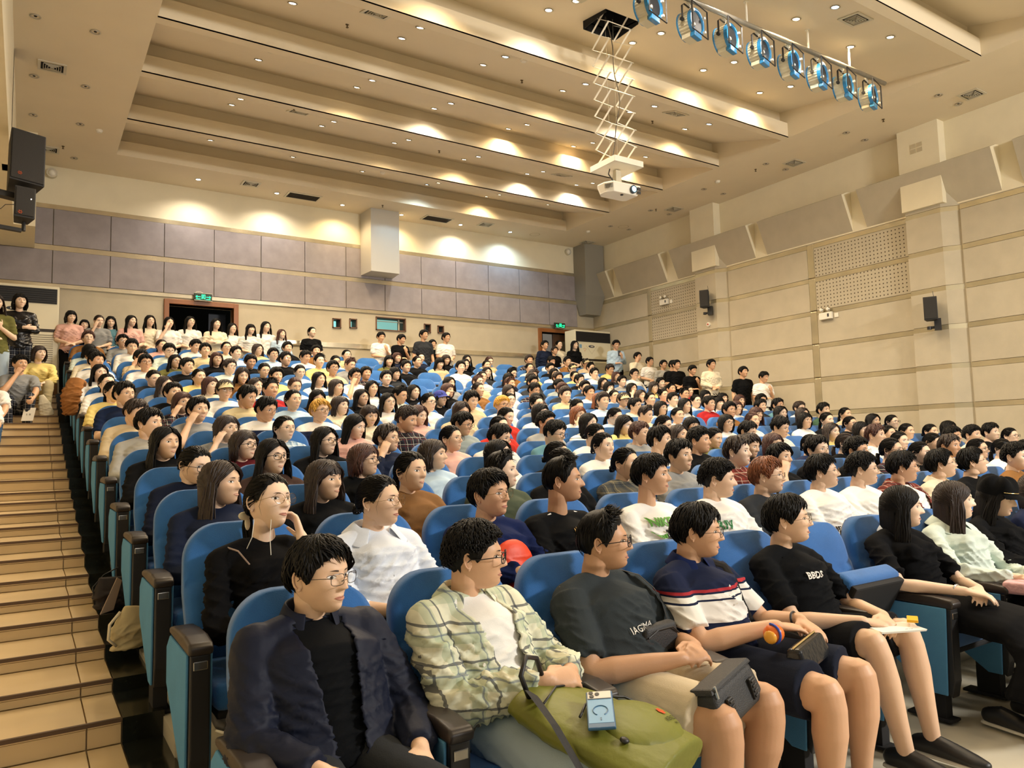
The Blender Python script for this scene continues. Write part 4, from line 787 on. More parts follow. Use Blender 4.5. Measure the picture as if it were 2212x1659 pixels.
def seated_body(yaw,pit,pose,fem,sleeve,legs,hi=1,vox=.0065,fat=1.,roll=0,eye='open',smile=0,joint=SEAT,hc=None,arm=None):
    """one continuous skin: head+neck, arms and hands, shins. returns mesh"""
    g=G(); J=joint; A=arm or arms(pose); nb=Vector(J['nb']); hc=Vector(hc or J['hc']); sh=Vector(J['sh'])
    sk=1-.10*fem
    Rm=Matrix.Rotation(yaw,3,'Z')@Matrix.Rotation(pit,3,'X')@Matrix.Rotation(roll,3,'Y')
    Rn=Matrix.Rotation(yaw*.5,3,'Z')
    piv=Vector((0,.02,-.085))
    g.tube([hc+Rm@Vector((0,.022,-.02)),hc+Rm@Vector((0,.024,-.075)),hc.lerp(nb,.60)+Rn@Vector((0,.014,-.02)),nb+Vector((0,.010,-.035)),nb+Vector((0,.0,-.10))],[.050*sk,(.048*sk*fat,.051*sk),(.050*sk*fat,.052*sk),(.058*fat,.055),(.11,.07)],16,up=(0,1,0))
    g.tube([nb+Vector((-sh.x*.93,.0,-.085)),nb+Vector((-.07,0,-.066)),nb+Vector((.07,0,-.066)),nb+Vector((sh.x*.93,0,-.085))],[.035,.050,.050,.035],12,round_=True)
    for s in (1,-1):
        e,w,d,n=[Vector(v) for v in A[s]]; S_=Vector((s*sh.x,sh.y,sh.z))
        g.tube([S_,S_.lerp(e,.5),e],[.047*fat*sk,.043*fat*sk,.036*fat*sk],18,round_=True); 
        g.tube([e,e.lerp(w,.25),e.lerp(w,.7),w,w+d.normalized()*.01],[.036*fat*sk,.041*fat*sk,.032*fat*sk,.0265*sk,.026*sk],18,round_=True)
        hand(g,w,d,n,-s if False else (1 if s<0 else -1),curl=A.get('curl',.35),rad=sk*(1+.0*fat))
        if legs:
            k=Vector(J['knee']); a=Vector(J['ank']); h=Vector(J['hip']); k.x*=s; a.x=a.x*s+J.get('shift',0); h.x*=s
            if len(J.get('kneeo',()))==2: pass
            g.tube([h.lerp(k,.35),h.lerp(k,.8),k+Vector((0,.03,.0))],[.078*fat*sk,.066*fat*sk,.062*fat*sk],22,round_=True)
            g.tube([k+Vector((0,.015,.005)),k.lerp(a,.12),k.lerp(a,.35),k.lerp(a,.7),a,a+Vector((0,-.02,-.04))],[.060*fat*sk,.056*fat*sk,.058*fat*sk,.043*sk,.034*sk,.034*sk],22,round_=True)
    limbs=fuse(g,vox,6,[],'limbs',dec=.34)
    # graft the head on the same mesh
    f=G(); face_geo(f,fem,eye,hi,smile); HV=[hc+Rm@(Vector(v)-piv)+piv for v in f.V]
    n0=len(limbs.vertices); V=[v.co.copy() for v in limbs.vertices]; F=[tuple(p.vertices) for p in limbs.polygons]; bpy.data.meshes.remove(limbs)
    mi=[0]*len(F)+f.M; V+=HV; F+=[tuple(i+n0 for i in q) for q in f.F]
    return mesh('body',V,F,[SKIN[0],M_lip,M_eyew,M_iris,M_brow],True,mi)
def headmat(yaw,pit,roll=0,hc=SEAT['hc']):
    Rm=Matrix.Rotation(yaw,4,'Z')@Matrix.Rotation(pit,4,'X')@Matrix.Rotation(roll,4,'Y'); piv=Vector((0,.02,-.085))
    return Matrix.Translation(Vector(hc)+piv)@Rm@Matrix.Translation(-piv)
# ---------------------------------------------------------------- clothes
def shirt_geo(g,pose,fem,sleeve,fat=1.,joint=SEAT,arm=None,loose=1.,hood=False,collar=True):
    J=joint; A=arm or arms(pose); nb=Vector(J['nb']); sh=Vector(J['sh']); hip=Vector(J['hip']); c0=Vector((0,hip.y,hip.z)); fw_=1-.08*fem
    ch=Vector((0,(nb.y*2+hip.y)/3-.012,c0.z+(nb.z-c0.z)*.70)); wa=c0.lerp(nb,.33)
    g.tube([c0+Vector((0,.01,-.045)),c0+Vector((0,0,.02)),wa,ch,nb+Vector((0,0,-.078)),nb+Vector((0,.0,-.024))],
           [(.165*fat,.115*fat),(.172*fat*loose,.125*fat*loose),(.160*fat*fw_*loose,.118*fat*loose),(.182*fw_*(fat*.5+.5),.115*(fat*.5+.5)),(.150*fw_,.086),(.080,.064)],24,up=(0,-1,0.2))
    if fem: 
        for s in (1,-1): g.ell(ch+Vector((s*.065,-.075,.0)),(.055,.045,.06),10,8)
    g.tube([Vector((-sh.x,sh.y,sh.z-.008)),nb+Vector((-.085,0,-.052)),nb+Vector((.085,0,-.052)),Vector((sh.x,sh.y,sh.z-.008))],[.060*(fat*.4+.6),.060,.060,.060*(fat*.4+.6)],16,round_=True)
    for s in (1,-1):
        e,w,d,n=[Vector(v) for v in A[s]]; S_=Vector((s*sh.x,sh.y,sh.z-.005)); f=fat*loose*(1-.08*fem)
        if sleeve=='short': en=S_.lerp(e,.80); g.tube([S_,S_.lerp(e,.4),en,en+(e-S_).normalized()*.012],[.062*f,.064*f,.060*f,.058*f],14,round_=False)
        elif sleeve=='none': pass
        else:
            g.tube([S_,S_.lerp(e,.5),e],[.060*f,.056*f,.052*f],14,round_=True)
            t=.93 if sleeve=='long' else .45; en=e.lerp(w,t); g.tube([e,e.lerp(w,.35*t/.93),e.lerp(w,.75*t/.93),en],[.051*f,.050*f,.043*f,.036*f if t>.5 else .045*f],14,round_=False)
    if hood: g.tube([nb+Vector((-.085,.0,-.02)),nb+Vector((-.06,.075,-.01)),nb+Vector((0,.105,.0)),nb+Vector((.06,.075,-.01)),nb+Vector((.085,.0,-.02)),nb+Vector((.05,-.065,-.055)),nb+Vector((.0,-.09,-.075)),nb+Vector((-.05,-.065,-.055)),nb+Vector((-.085,.0,-.02))],.030,10)

def neckband(J,fem=0,sc=1.):
    nb=Vector(J['nb']); g=G(); n=26; P=[nb+Vector((.071*sc*math.cos(a),.066*sc*math.sin(a)+.002,-.022-.018*(1-math.sin(a)))) for a in [2*PI*k/n for k in range(n+1)]]
    g.tube(P,(.0075,.015),8,up=(0,0,1),cap=False); return g.mesh('neckband',[CL['white']],smooth=True)
def shirt(pose,fem,sleeve,fat=1.,vox=.011,wr=.0035,seed=1,**k):
    g=G(); shirt_geo(g,pose,fem,sleeve,fat,**k); return fuse(g,vox,3,[CL['white']],'shirt',0,seed) if not wr else fuse_w(g,vox,3,[CL['white']],'shirt',wr,seed,.42)
def trousers(fat=1.,kind='long',joint=SEAT,vox=.012,wr=.003,seed=2):
    g=G(); J=joint; hip=Vector(J['hip'])
    g.ell((0,hip.y+.01,hip.z-.01),(.17*fat,.13*fat,.095),16,10)
    for s in (1,-1):
        h=Vector(J['hip']); k=Vector(J['knee']); a=Vector(J['ank']); h.x*=s;k.x*=s;a.x=a.x*s+J.get('shift',0)
        if kind=='short': g.tube([h,h.lerp(k,.5),h.lerp(k,.86)],[.100*fat,.097*fat,.098*fat],20,round_=False)
        else:
            g.tube([h,h.lerp(k,.5),k],[.095*fat,.080*fat,.070*fat],16,round_=True); g.tube([k,k.lerp(a,.4),a+Vector((0,0,-.015))],[.070*fat,.063*fat,.056],14,round_=False)
    return fuse_w(g,vox,3,[CL['navy']],'trousers',wr,seed,.38)
def skirt(joint=SEAT,low=.22,vox=.012):
    g=G(); J=joint; hip=Vector(J['hip']); k=Vector(J['knee'])
    g.tube([(0,hip.y+.04,hip.z),(0,hip.y-.08,hip.z+.005),(0,hip.y-.25,hip.z+.01),(0,k.y-.02,k.z-.01),(0,k.y-.13,k.z-.10),(0,k.y-.15,low)],[(.17,.10),(.19,.105),(.20,.095),(.22,.085),(.25,.11),(.31,.20)],20,up=(0,0,1),round_=False)
    return fuse(g,vox,4,[CL['black']],'skirt',.006,5)
shoe_me={}
def shoe(sole='white'):
    if sole in shoe_me: return shoe_me[sole]
    g=G(); g.tube([(0,.06,.045),(0,.0,.055),(0,-.08,.045),(0,-.17,.03),(0,-.205,.028)],[(.034,.040),(.038,.050),(.043,.040),(.045,.028),(.030,.020)],12,up=(0,0,1),round_=True)
    a=fuse(g,.007,2,[M_black],'shoe'); q=G(); q.tube([(0,.075,.010),(0,-.07,.010),(0,-.16,.011),(0,-.215,.014)],[(.034,.011),(.043,.011),(.047,.011),(.028,.010)],12,up=(0,0,1),round_=True); b=q.mesh('sole',[M_white],smooth=True); shoe_me[sole]=(a,b); return a,b
# ---------------------------------------------------------------- hair
def hsurf(az,el,off): 
    d=dirv(az,el); p=headpt(d); return p+p.normalized()*off
def hair(style,seed=0,dens=1.,wf=.62):
    g=G(); rs=random.Random(seed*17+5); fem=style in 'lebp'
    thick=.021 if not fem else .014
    if style=='c': thick=.029
    if style=='u': thick=.020
    # hairline elevation by azimuth (front 0 .. back 180)
    def line(az):
        a=abs(math.degrees(az))
        pts={'s':[(0,33),(30,30),(50,22),(62,2),(74,-14),(82,-2),(100,6),(112,-6),(128,-30),(180,-38)],
             'u':[(0,44),(30,42),(48,30),(60,14),(74,-8),(82,2),(100,8),(112,-4),(128,-26),(180,-36)],
             'c':[(0,28),(30,26),(50,22),(62,8),(74,-8),(82,2),(100,8),(112,-6),(128,-28),(180,-36)],
             'l':[(0,46),(25,42),(40,32),(52,16),(62,-10),(90,-40),(180,-50)],
             'e':[(0,22),(30,20),(45,12),(56,0),(70,-20),(90,-40),(180,-50)],
             'b':[(0,38),(25,32),(42,20),(56,4),(70,-20),(90,-40),(180,-50)],
             'p':[(0,47),(25,44),(45,34),(60,18),(74,-4),(82,4),(98,10),(112,-8),(128,-28),(180,-34)]}[style]
        for (a0,e0),(a1,e1) in zip(pts[:-1],pts[1:]):
            if a<=a1: return R(e0+(e1-e0)*(a-a0)/(a1-a0))
        return R(pts[-1][1])
    nu,nv=48,16; b=len(g.V); th=thick*.75
    for j in range(nv+1):
        t=j/nv
        for i in range(nu):
            az=-PI+2*PI*i/nu; el=PI/2+(line(az)+(R(9)*max(0,math.cos(az))**2 if style in 'sc' else 0)+R(2.5)*math.sin(az*19+seed)-PI/2)*t; o=th*(1-.85*ss(.72,1,t)); o*=1+.10*math.sin(az*23+seed)
            if style=='c': o+=.006*math.sin(az*9+t*7+seed)*math.sin(t*13+az*3)
            if style=='u' and el>R(35): o+=.012*ss(35,70,math.degrees(el))*(1 if math.cos(az)>-.2 else .5)
            g.V.append(tuple(hsurf(az,el,o)))
    for j in range(nv):
        for i in range(nu): g.F.append((b+j*nu+i,b+(j+1)*nu+i,b+(j+1)*nu+(i+1)%nu,b+j*nu+(i+1)%nu)); g.M.append(0)
    def lock(P,w,fl=.45): 
        n=len(P); w*=wf; g.tube(P,[(w*f,w*f*fl) for f in ([.55]+[1]*(n-3)+[.75,.12])] if n>3 else [(w,w*fl)]*n,4,0,cap=False,up=(0,0,1) if False else None)
    if style in 'suc':
        N=int((190 if style!='c' else 240)*dens)
        for k in range(N):
            az=rs.uniform(-PI,PI); e1=line(az); e0=e1+(PI/2-e1)*rs.uniform(.30,1.0); front=max(0,math.cos(az))
            e2=e1+(e0-e1)*rs.uniform(0,.45)
            if style=='s':
                e2+=R(6)*front-R(13)*front*rs.random()**2*(1 if abs(az)<R(60) else .3); sw=rs.uniform(-.35,.35)+.55*(1 if seed%2 else -1)*front; tip=rs.uniform(-.006,.006)
                P=[hsurf(az-sw*(1-t)*.8,e0+(e2-e0)*t,thick*(.80+.5*math.sin(PI*t)*rs.uniform(.6,1.1))*(1-.60*t*t)+tip*t*.5+.004) for t in (0,.22,.45,.7,.88,1)]; lock(P,rs.uniform(.006,.011))
            elif style=='u':
                sw=rs.uniform(-.2,.2); lift=rs.uniform(.014,.042) if e0>R(40) and front>.1 else .003
                P=[hsurf(az+sw*t,e0+(e2-e0)*t*.55,thick*.9+lift*t) for t in (0,.3,.6,1)]; 
                if e0<R(40): P=[hsurf(az,e0+(e2-e0)*t,thick*.8) for t in (0,.3,.6,1)]
                lock(P,rs.uniform(.004,.008),.6)
            else:
                P=[]; ph=rs.uniform(0,6); q=rs.uniform(.005,.010)
                for t in (0,.15,.3,.45,.6,.75,.9,1): a2=az+q*9*math.sin(ph+t*9)*.5; P.append(hsurf(a2,e0+(e2-e0)*t*.7,thick*(.85+.25*math.cos(ph+t*11))))
                lock(P,rs.uniform(.005,.009),.8)
    if style in 'lebp':
        N=int(230*dens)
        L={'l':.235,'e':.235,'b':.045,'p':0}[style]*(1 if seed%3 else .8)
        part=0 if seed%2==0 else .012
        for k in range(N):
            s=rs.choice((-1,1)); ph=R(rs.uniform(41,205)); d0=Vector((0,-math.cos(ph),math.sin(ph))); d1=Vector((s,-.46*max(0,math.cos(ph)),-.12)).normalized()
            if style=='p':
                # swept back to the tie at the nape
                az=rs.uniform(-PI,PI); e1=line(az); e0=e1+(PI/2-e1)*rs.uniform(0,.9); st=dirv(az,e0); en=dirv(PI*.999*(1 if az>0 else -1),R(rs.uniform(-26,-8)))
                if st.dot(en)<-.85: continue
                P=[]
                for t in (0,.2,.4,.6,.8,1): 
                    d=st.lerp(en,t).normalized(); d=d if d.length>.5 else en; p=headpt(d); P.append(p+p.normalized()*(.004+.009*math.sin(PI*min(1,t*.8+.2))))
                lock(P,rs.uniform(.007,.011)); continue
            pm=R(rs.uniform(78,100)); P=[]
            for t in (.04,.25,.5,.75,1):
                a=pm*t; d=d0*math.cos(a)+d1*math.sin(a); p=headpt(d); P.append(p+p.normalized()*(thick*(.7+.5*math.sin(PI*min(1,t+.15)))*rs.uniform(.8,1.15)+.011*t**3))
            q=P[-1].copy(); fr=-math.cos(ph)<0 and ph<R(80)
            Lk=L*rs.uniform(.75,1.1); n=6 if L>.1 else 4; out=rs.uniform(.004,.020)
            if q.y<-.038: q.y=-.038-rs.uniform(0,.008)
            for i in range(1,n+1):
                t=i/n; P.append(Vector((q.x+s*out*math.sin(PI*t*.8)+(-s*.02*t if style=='b' else s*.012*t),q.y+.02*t*(1 if q.y>0 else .3)+.004*math.sin(t*8+k),q.z-(Lk+.06)*t)))
            lock(P,rs.uniform(.008,.013))
        if style in 'lebp':
            for k in range(int(60*dens)):   # nape mass
                if style=='p': break
                az=PI+rs.uniform(-1.2,1.2); P=[hsurf(az,R(rs.uniform(60,80)),thick),hsurf(az,R(25),thick*1.25),hsurf(az,R(-5),thick*1.2)]; q=P[-1]; Lk=L*rs.uniform(.8,1.1)
                for i in range(1,6): t=i/5; P.append(Vector((q.x*(1+.1*t),q.y-.012*t,q.z-(Lk+.07)*t)))
                lock(P,rs.uniform(.010,.015))
        if style in 'eb' :
            for k in range(int(46*dens)):
                az=rs.uniform(-R(40),R(40)); e1=R(20 if style=='e' else 26)+R(rs.uniform(-3,8)); P=[hsurf(az*.5,R(74),thick),hsurf(az*.75,R(58),thick*1.1),hsurf(az,R(42),thick*1.0),hsurf(az*1.05,(e1+R(42))/2,.010),hsurf(az*1.08,e1,.006)]; lock(P,rs.uniform(.006,.010),.35)
        if style=='p':
            c=hsurf(PI,R(-18),.018); n=36 if seed%2 else 24
            for k in range(n):
                o=Vector((rs.uniform(-.016,.016),rs.uniform(-.005,.02),rs.uniform(-.012,.012)))
                if seed%2: P=[c+o*.3,c+o+Vector((0,.025,.0)),c+o*1.3+Vector((0,.03,-.06)),c+o*1.4+Vector((0,.02,-.12)),c+o+Vector((0,.01,-.19))]
                else: a=rs.uniform(0,6); P=[c+Vector((.022*math.cos(a+t*2.2),.012+.018*math.sin(t*3),.022*math.sin(a+t*2.2))) for t in (0,.3,.6,.9,1.2)]
                lock(P,.009,.7)
            for s in (-1,1):
                for k in range(3): P=[hsurf(s*R(40+4*k),R(34),.004),hsurf(s*R(56),R(12),.006),hsurf(s*R(66),R(-12),.008),hsurf(s*R(66),R(-34),.010)]; lock(P,.0025,.6)
    me=g.mesh('hair',[HAIR['k']],smooth=True); return me
def cap_mesh(kind):
    g=G(); nu,nv=36,10
    for j in range(nv+1):
        t=j/nv
        for i in range(nu):
            az=-PI+2*PI*i/nu; e=PI/2+(R(24 if abs(az)<1.3 else 12)-PI/2)*t; g.V.append(tuple(hsurf(az,e,.021+(.012*math.sin(az*5)*math.sin(PI*t)+.02*math.sin(PI*t) if kind=='beret' else 0))))
    for j in range(nv):
        for i in range(nu): g.F.append((j*nu+i,(j+1)*nu+i,(j+1)*nu+(i+1)%nu,j*nu+(i+1)%nu)); g.M.append(0)
    b=len(g.V); n=14; 
    for j in range(5):
        for i in range(n+1):
            az=R(-62)+R(124)*i/n; p=hsurf(az,R(24),.021); e=j/4*.065*math.cos(az*1.1); g.V.append((p.x*(1+.1*j/4),p.y-e,p.z-.016*(j/4)-.02*(abs(az))**2*.6*j/4))
    for j in range(4):
        for i in range(n): g.F.append((b+j*(n+1)+i,b+j*(n+1)+i+1,b+(j+1)*(n+1)+i+1,b+(j+1)*(n+1)+i)); g.M.append(0)
    return g.mesh('cap',[CL['black']],smooth=True)
def glasses_mesh(kind):
    g=G(); rr={'round':(.0235,.0215),'square':(.0245,.0175),'thick':(.0250,.0190)}[kind]; t={'round':.0009,'square':.0011,'thick':.0019}[kind]; ex={'round':1,'square':.55,'thick':.6}[kind]
    zc=.006; yf=-.113
    for s in (-1,1):
        P=[]
        for k in range(25):
            a=2*PI*k/24; ca,sa=math.cos(a),math.sin(a); x=rr[0]*math.copysign(abs(ca)**ex,ca); z=rr[1]*math.copysign(abs(sa)**ex,sa); P.append((s*.0325+x,yf+.010*((abs(s*.0325+x)/.06)**2),zc+z))
        g.tube(P,t,5,0); b=[P[k] for k in range(24)]; g.add(b,[tuple(range(24))],1)
        e=(s*(.0325+rr[0]),yf+.010*(((.0325+rr[0])/.06)**2),zc+.005)
        g.tube([e,(s*.068,yf+.022,zc+.006),(s*.0815,-.03,.004),(s*.082,.0,.004),(s*.081,.018,-.010)],t,5,0)
        g.tube([(s*.006,yf+.004,zc-.004),(s*.008,yf+.010,zc-.010)],t*1.3,5,0)
    g.tube([(-.0095,yf+.0005,zc+.003),(0,yf-.0015,zc+.006),(.0095,yf+.0005,zc+.003)],t,5,0)
    return g.mesh('glasses',[mat('dark_frame',(.012,.011,.012),.3) if kind!='round' else mat('gold_wire_frame',rgb('8f7a58'),.25,1),M_lens],smooth=False)
M_lens=bpy.data.materials.new('clear_lens'); M_lens.use_nodes=True; nt=M_lens.node_tree; nt.nodes.clear(); o_=nt.nodes.new('ShaderNodeOutputMaterial'); t_=nt.nodes.new('ShaderNodeBsdfTransparent'); gl=nt.nodes.new('ShaderNodeBsdfGlossy'); gl.inputs['Roughness'].default_value=.02; mx=nt.nodes.new('ShaderNodeMixShader'); mx.inputs[0].default_value=.07; lk(nt,t_.outputs[0],mx.inputs[1]); lk(nt,gl.outputs[0],mx.inputs[2]); lk(nt,mx.outputs[0],o_.inputs[0])
HM={}
for s_ in 'suclebp':
    for sd in (0,1,2): HM[(s_,sd)]=hair(s_,sd,1.25,.66)
GM={k:glasses_mesh(k) for k in ('round','square','thick')}
CAPM=cap_mesh('cap'); BERET=cap_mesh('beret')
# ---------------------------------------------------------------- generic audience
YAWS=[-8,4,16,28,40,52]; BM={}
def gbody(yi,pit,pose,fem):
    k=(yi,pit,pose,fem)
    if k not in BM: BM[k]=seated_body(R(YAWS[yi]),R(pit),pose,fem,'short',False,hi=.8,vox=.0085)
    return BM[k]
SHM={}; NB=neckband(SEAT)
def gshirt(pose,fem,sl,hood):
    k=(pose,fem,sl,hood)
    if k not in SHM: SHM[k]=shirt(pose,fem,sl,1.0,.012,.012,len(SHM),hood=hood)
    return SHM[k]
TRM={'long':trousers()}
def setm(o,i,m_): o.material_slots[i].link='OBJECT'; o.material_slots[i].material=m_
STAGE=Vector((7,-6,1))
def look(x,y,j): return math.atan2(STAGE.x-x,-(STAGE.y-y))+j
LONG=set('navyjacket cardigan navysweater darknavy maroonx denim graycardigan hoodiegray tracksuit plaid darkplaid redplaid blueplaid grayplaid stripejacket whiteshirt lightblue beige cream navy darkbrown mint camo leather'.split())
def dress(root,body,hairk,glass,capm=None,hcm=None,hair_m=None,skin=0,hm=None):
    setm(body,0,SKIN[skin])
    if hairk:
        h=ob('hair',hm,root); h.matrix_local=hcm; setm(h,0,HAIR[hair_m])
    if glass: q=ob('glasses',GM[glass],root); q.matrix_local=hcm
    if capm: q=ob('cap',capm[0],root); q.matrix_local=hcm; setm(q,0,capm[1])
rs_=random.Random(42)
SM_TOPS=['white','white','white','black','black','black','cream','gray','lightblue','charcoal','navy','pink','yellow','khaki','beige','darkplaid','whitestripe','brown','olive','red','mint']
HEROES={(0,c) for c in range(10)}|{(1,c) for c in range(12)}
def person_label(hs,hc,gl,top,r,c,place=None):
    hn={'s':'short','u':'spiky short','c':'curly','l':'long','e':'long fringed','b':'bobbed','p':'tied-back','h':'capped','H':'capped long'}[hs]
    return 'person, %s %s hair%s, %s, %s'%(hn,HN[hc],', glasses' if gl else '',TXT.get(top,'plain top'),place or '%s row, %s seat'%(ordn[r],names[c]))
def seat_person(r,c,att,hero=False):
    hs,hc,gl,top=att; j=rs_.uniform(-.24,.26); x=SX(c)+rs_.uniform(-.05,.05); y=RY(r)+rs_.uniform(-.05,.02); z=FL[r]
    fem=1 if (hs in 'lebpH' and hc!='') else 0
    yaw=max(R(-8),min(R(55),look(x,y,j))); lean=0
    yi=min(range(len(YAWS)),key=lambda i:abs(R(YAWS[i])-yaw)); res=yaw-R(YAWS[yi])
    pit=0; 
    if r>2: pit=rs_.choice((0,0,0,14)) if yi in (1,2,3) else 0
    pose=rs_.choice(('lap','clasp','rest','lap','clasp','lap','chin')) if pit==0 and yi in (1,2,3) else 'lap'
    sl='long' if top in LONG or rs_.random()<.2 else 'short'; hood=top in ('hoodiegray',) or (top in('cream','gray') and c%2==0)
    o=emp('person',(x,y,z),res*.5,person_label(hs,hc,gl,top,r,c),'person','seated audience')
    o.scale=(1,1,1+rs_.uniform(-.03,.05) if not fem else 1-rs_.uniform(-.01,.06))
    b=ob('body',gbody(yi,pit,pose,fem),o); M_=headmat(R(YAWS[yi]),R(pit))
    style=hs if hs in 'suclebp' else ('s' if hs=='h' else 'l')
    hmesh=HM[(style,rs_.choice((0,1,2)))]
    capm=None
    if hs in 'hH': capm=(CAPM,CL['khaki'] if hs=='h' else mat('cap_royal_blue',rgb('20308a'),.8))
    g_=rs_.choice(('round','square','thick')) if gl else None
    dress(o,b,True,g_,capm,M_,hc,rs_.choice((0,0,1,0,1,3) if not fem else (0,0,3,3,0)),hmesh)
    s=ob('shirt',gshirt(pose,fem,sl,hood),o); setm(s,0,CL[top]); q=ob('neckband',NB,o); setm(q,0,CL[top])
    t=ob('trousers',TRM['long'],o); setm(t,0,CL[rs_.choice(('navy','black','jeans','charcoal','khaki','lightjeans'))])
    if r<2 or c==0: 
        for sx in (-.12,.12):
            a_,b_=shoe(); q=ob('shoe',a_,o,(sx,-.10,0 if r==0 else -.02)); ob('sole',b_,q)
    return o
for r,c in SEATED:
    if (r,c) in HEROES: continue
    att=TAB.get((r,c))
    if att is None:
        if r>2 and rs_.random()<.03: continue
        fem=rs_.random()<.52; att=(rs_.choice('llebpp') if fem else rs_.choice('sssuc'),rs_.choice('kkkkkkddr'),rs_.random()<.45,rs_.choice(SM_TOPS))
    seat_person(r,c,att)
# ---------------------------------------------------------------- people of the two front rows, built one by one
LEG=dict(hip=(.085,.26,.475),knee=(.14,-.22,.475),ank=(.12,-.16,.085),sh=(.177,.425,.812),nb=(0,.425,.885),hc=(0,.392,1.005))
def J_(**k): d=dict(LEG); d.update(k); return d
def openfront(me,w0,w1,z0=.50,z1=.84,y=.36,solid=.006):
    """cuts the open front of a jacket or shirt and gives the cloth thickness"""
    bm=bmesh.new(); bm.from_mesh(me)
    kill=[f for f in bm.faces if (lambda c:c.y<y+.02*(c.z>.76) and abs(c.x)<w0+(w1-w0)*max(0,min(1,(c.z-z0)/(z1-z0))) and c.z>.44)(f.calc_center_median())]
    bmesh.ops.delete(bm,geom=kill,context='FACES'); bmesh.ops.smooth_vert(bm,verts=[v for v in bm.verts if v.is_boundary],factor=.5,use_axis_x=True,use_axis_y=True,use_axis_z=True)
    bm.to_mesh(me); bm.free()
    o=bpy.data.objects.new('t',me); m_=o.modifiers.new('s','SOLIDIFY'); m_.thickness=solid; m_.offset=0
    out=bake(o); out.polygons.foreach_set('use_smooth',[True]*len(out.polygons)); return out
def collar(nb,mt,gap=35,wid=.040,stand=.018,point=.030,rad=.066,name='collar'):
    V=[];F=[];n=24; nb=Vector(nb)
    for i in range(n+1):
        a=R(-90+gap+(360-2*gap)*i/n); k=math.cos(PI*(i/n)); tip=max(0,abs(k)-.80)/.20
        ca,sa=math.cos(a),math.sin(a)
        for (r_,z_) in ((rad,-.045-.012*tip),(rad*.97,-.018+stand*.3-.018*tip),(rad*1.05,-.012+stand*.4-.018*tip),(rad+wid*.7,-.040-.022*tip),(rad+wid+point*.4*tip,-.056-point*tip*1.2)):
            V.append(nb+Vector((ca*r_*1.08,sa*r_*.92+.006,z_+.036+.010*sa)))
    for i in range(n):
        for j in range(4): a=i*5+j; F.append((a,a+1,a+6,a+5))
    me=mesh(name,V,F,[mt],True); o=bpy.data.objects.new('t',me); m_=o.modifiers.new('s','SOLIDIFY'); m_.thickness=.004; m2=o.modifiers.new('b','SUBSURF'); m2.levels=1
    out=bake(o); return out
def onfront(shirt_me,me,cx,cz,off=.0045,tilt=0):
    """lays a flat mesh (drawn in X/Y) on the front of the shirt"""
    bv=BVHTree.FromPolygons([v.co for v in shirt_me.vertices],[tuple(p.vertices) for p in shirt_me.polygons])
    bm=bmesh.new(); bm.from_mesh(me); bmesh.ops.subdivide_edges(bm,edges=[e for e in bm.edges if e.calc_length()>.012],cuts=2,use_grid_fill=True); bmesh.ops.triangulate(bm,faces=bm.faces); bm.to_mesh(me); bm.free()
    c_,s_=math.cos(tilt),math.sin(tilt)
    for v in me.vertices:
        x=cx+v.co.x*c_-v.co.y*s_; z=cz+v.co.x*s_+v.co.y*c_; hs_=[bv.ray_cast(Vector((x+p_,-1,z+q_)),Vector((0,1,0)))[0] for p_,q_ in ((0,0),(.014,0),(-.014,0),(0,.014),(0,-.014))]; hs_=[h.y for h in hs_ if h is not None]; y=(min(hs_)*.6+sum(hs_)/len(hs_)*.4) if hs_ else .28
        v.co=(x,y-off-(.0008 if v.co.z>0 else 0),z)
    me.update(); return me
def ontop(mes,me,cx,cy,off=.003):
    bvs=[BVHTree.FromPolygons([v.co for v in q.vertices],[tuple(p.vertices) for p in q.polygons]) for q in mes]
    for v in me.vertices:
        x=cx+v.co.x; y=cy+v.co.y; z=max([h[0].z for h in (b.ray_cast(Vector((x,y,1)),Vector((0,0,-1))) for b in bvs) if h[0] is not None]+[.0]); v.co=(x,y,z+off)
    me.update(); return me
def flat(polys,mt,name='print'):
    g=G()
    for P in polys: g.add([(x,y,0) for x,y in P],[tuple(range(len(P)))])
    return g.mesh(name,[mt])
def band(P,w,t,mt,nrm,name='strap'):
    """flat strap following P, nrm = outward normal guess"""
    g=G(); g.tube(P,(w/2,t/2),6,up=nrm); return g.mesh(name,[mt],smooth=False,fix=True)
M_strapb=mat('black_webbing',(.012,.012,.013),.75,bump=.2,bs=400)
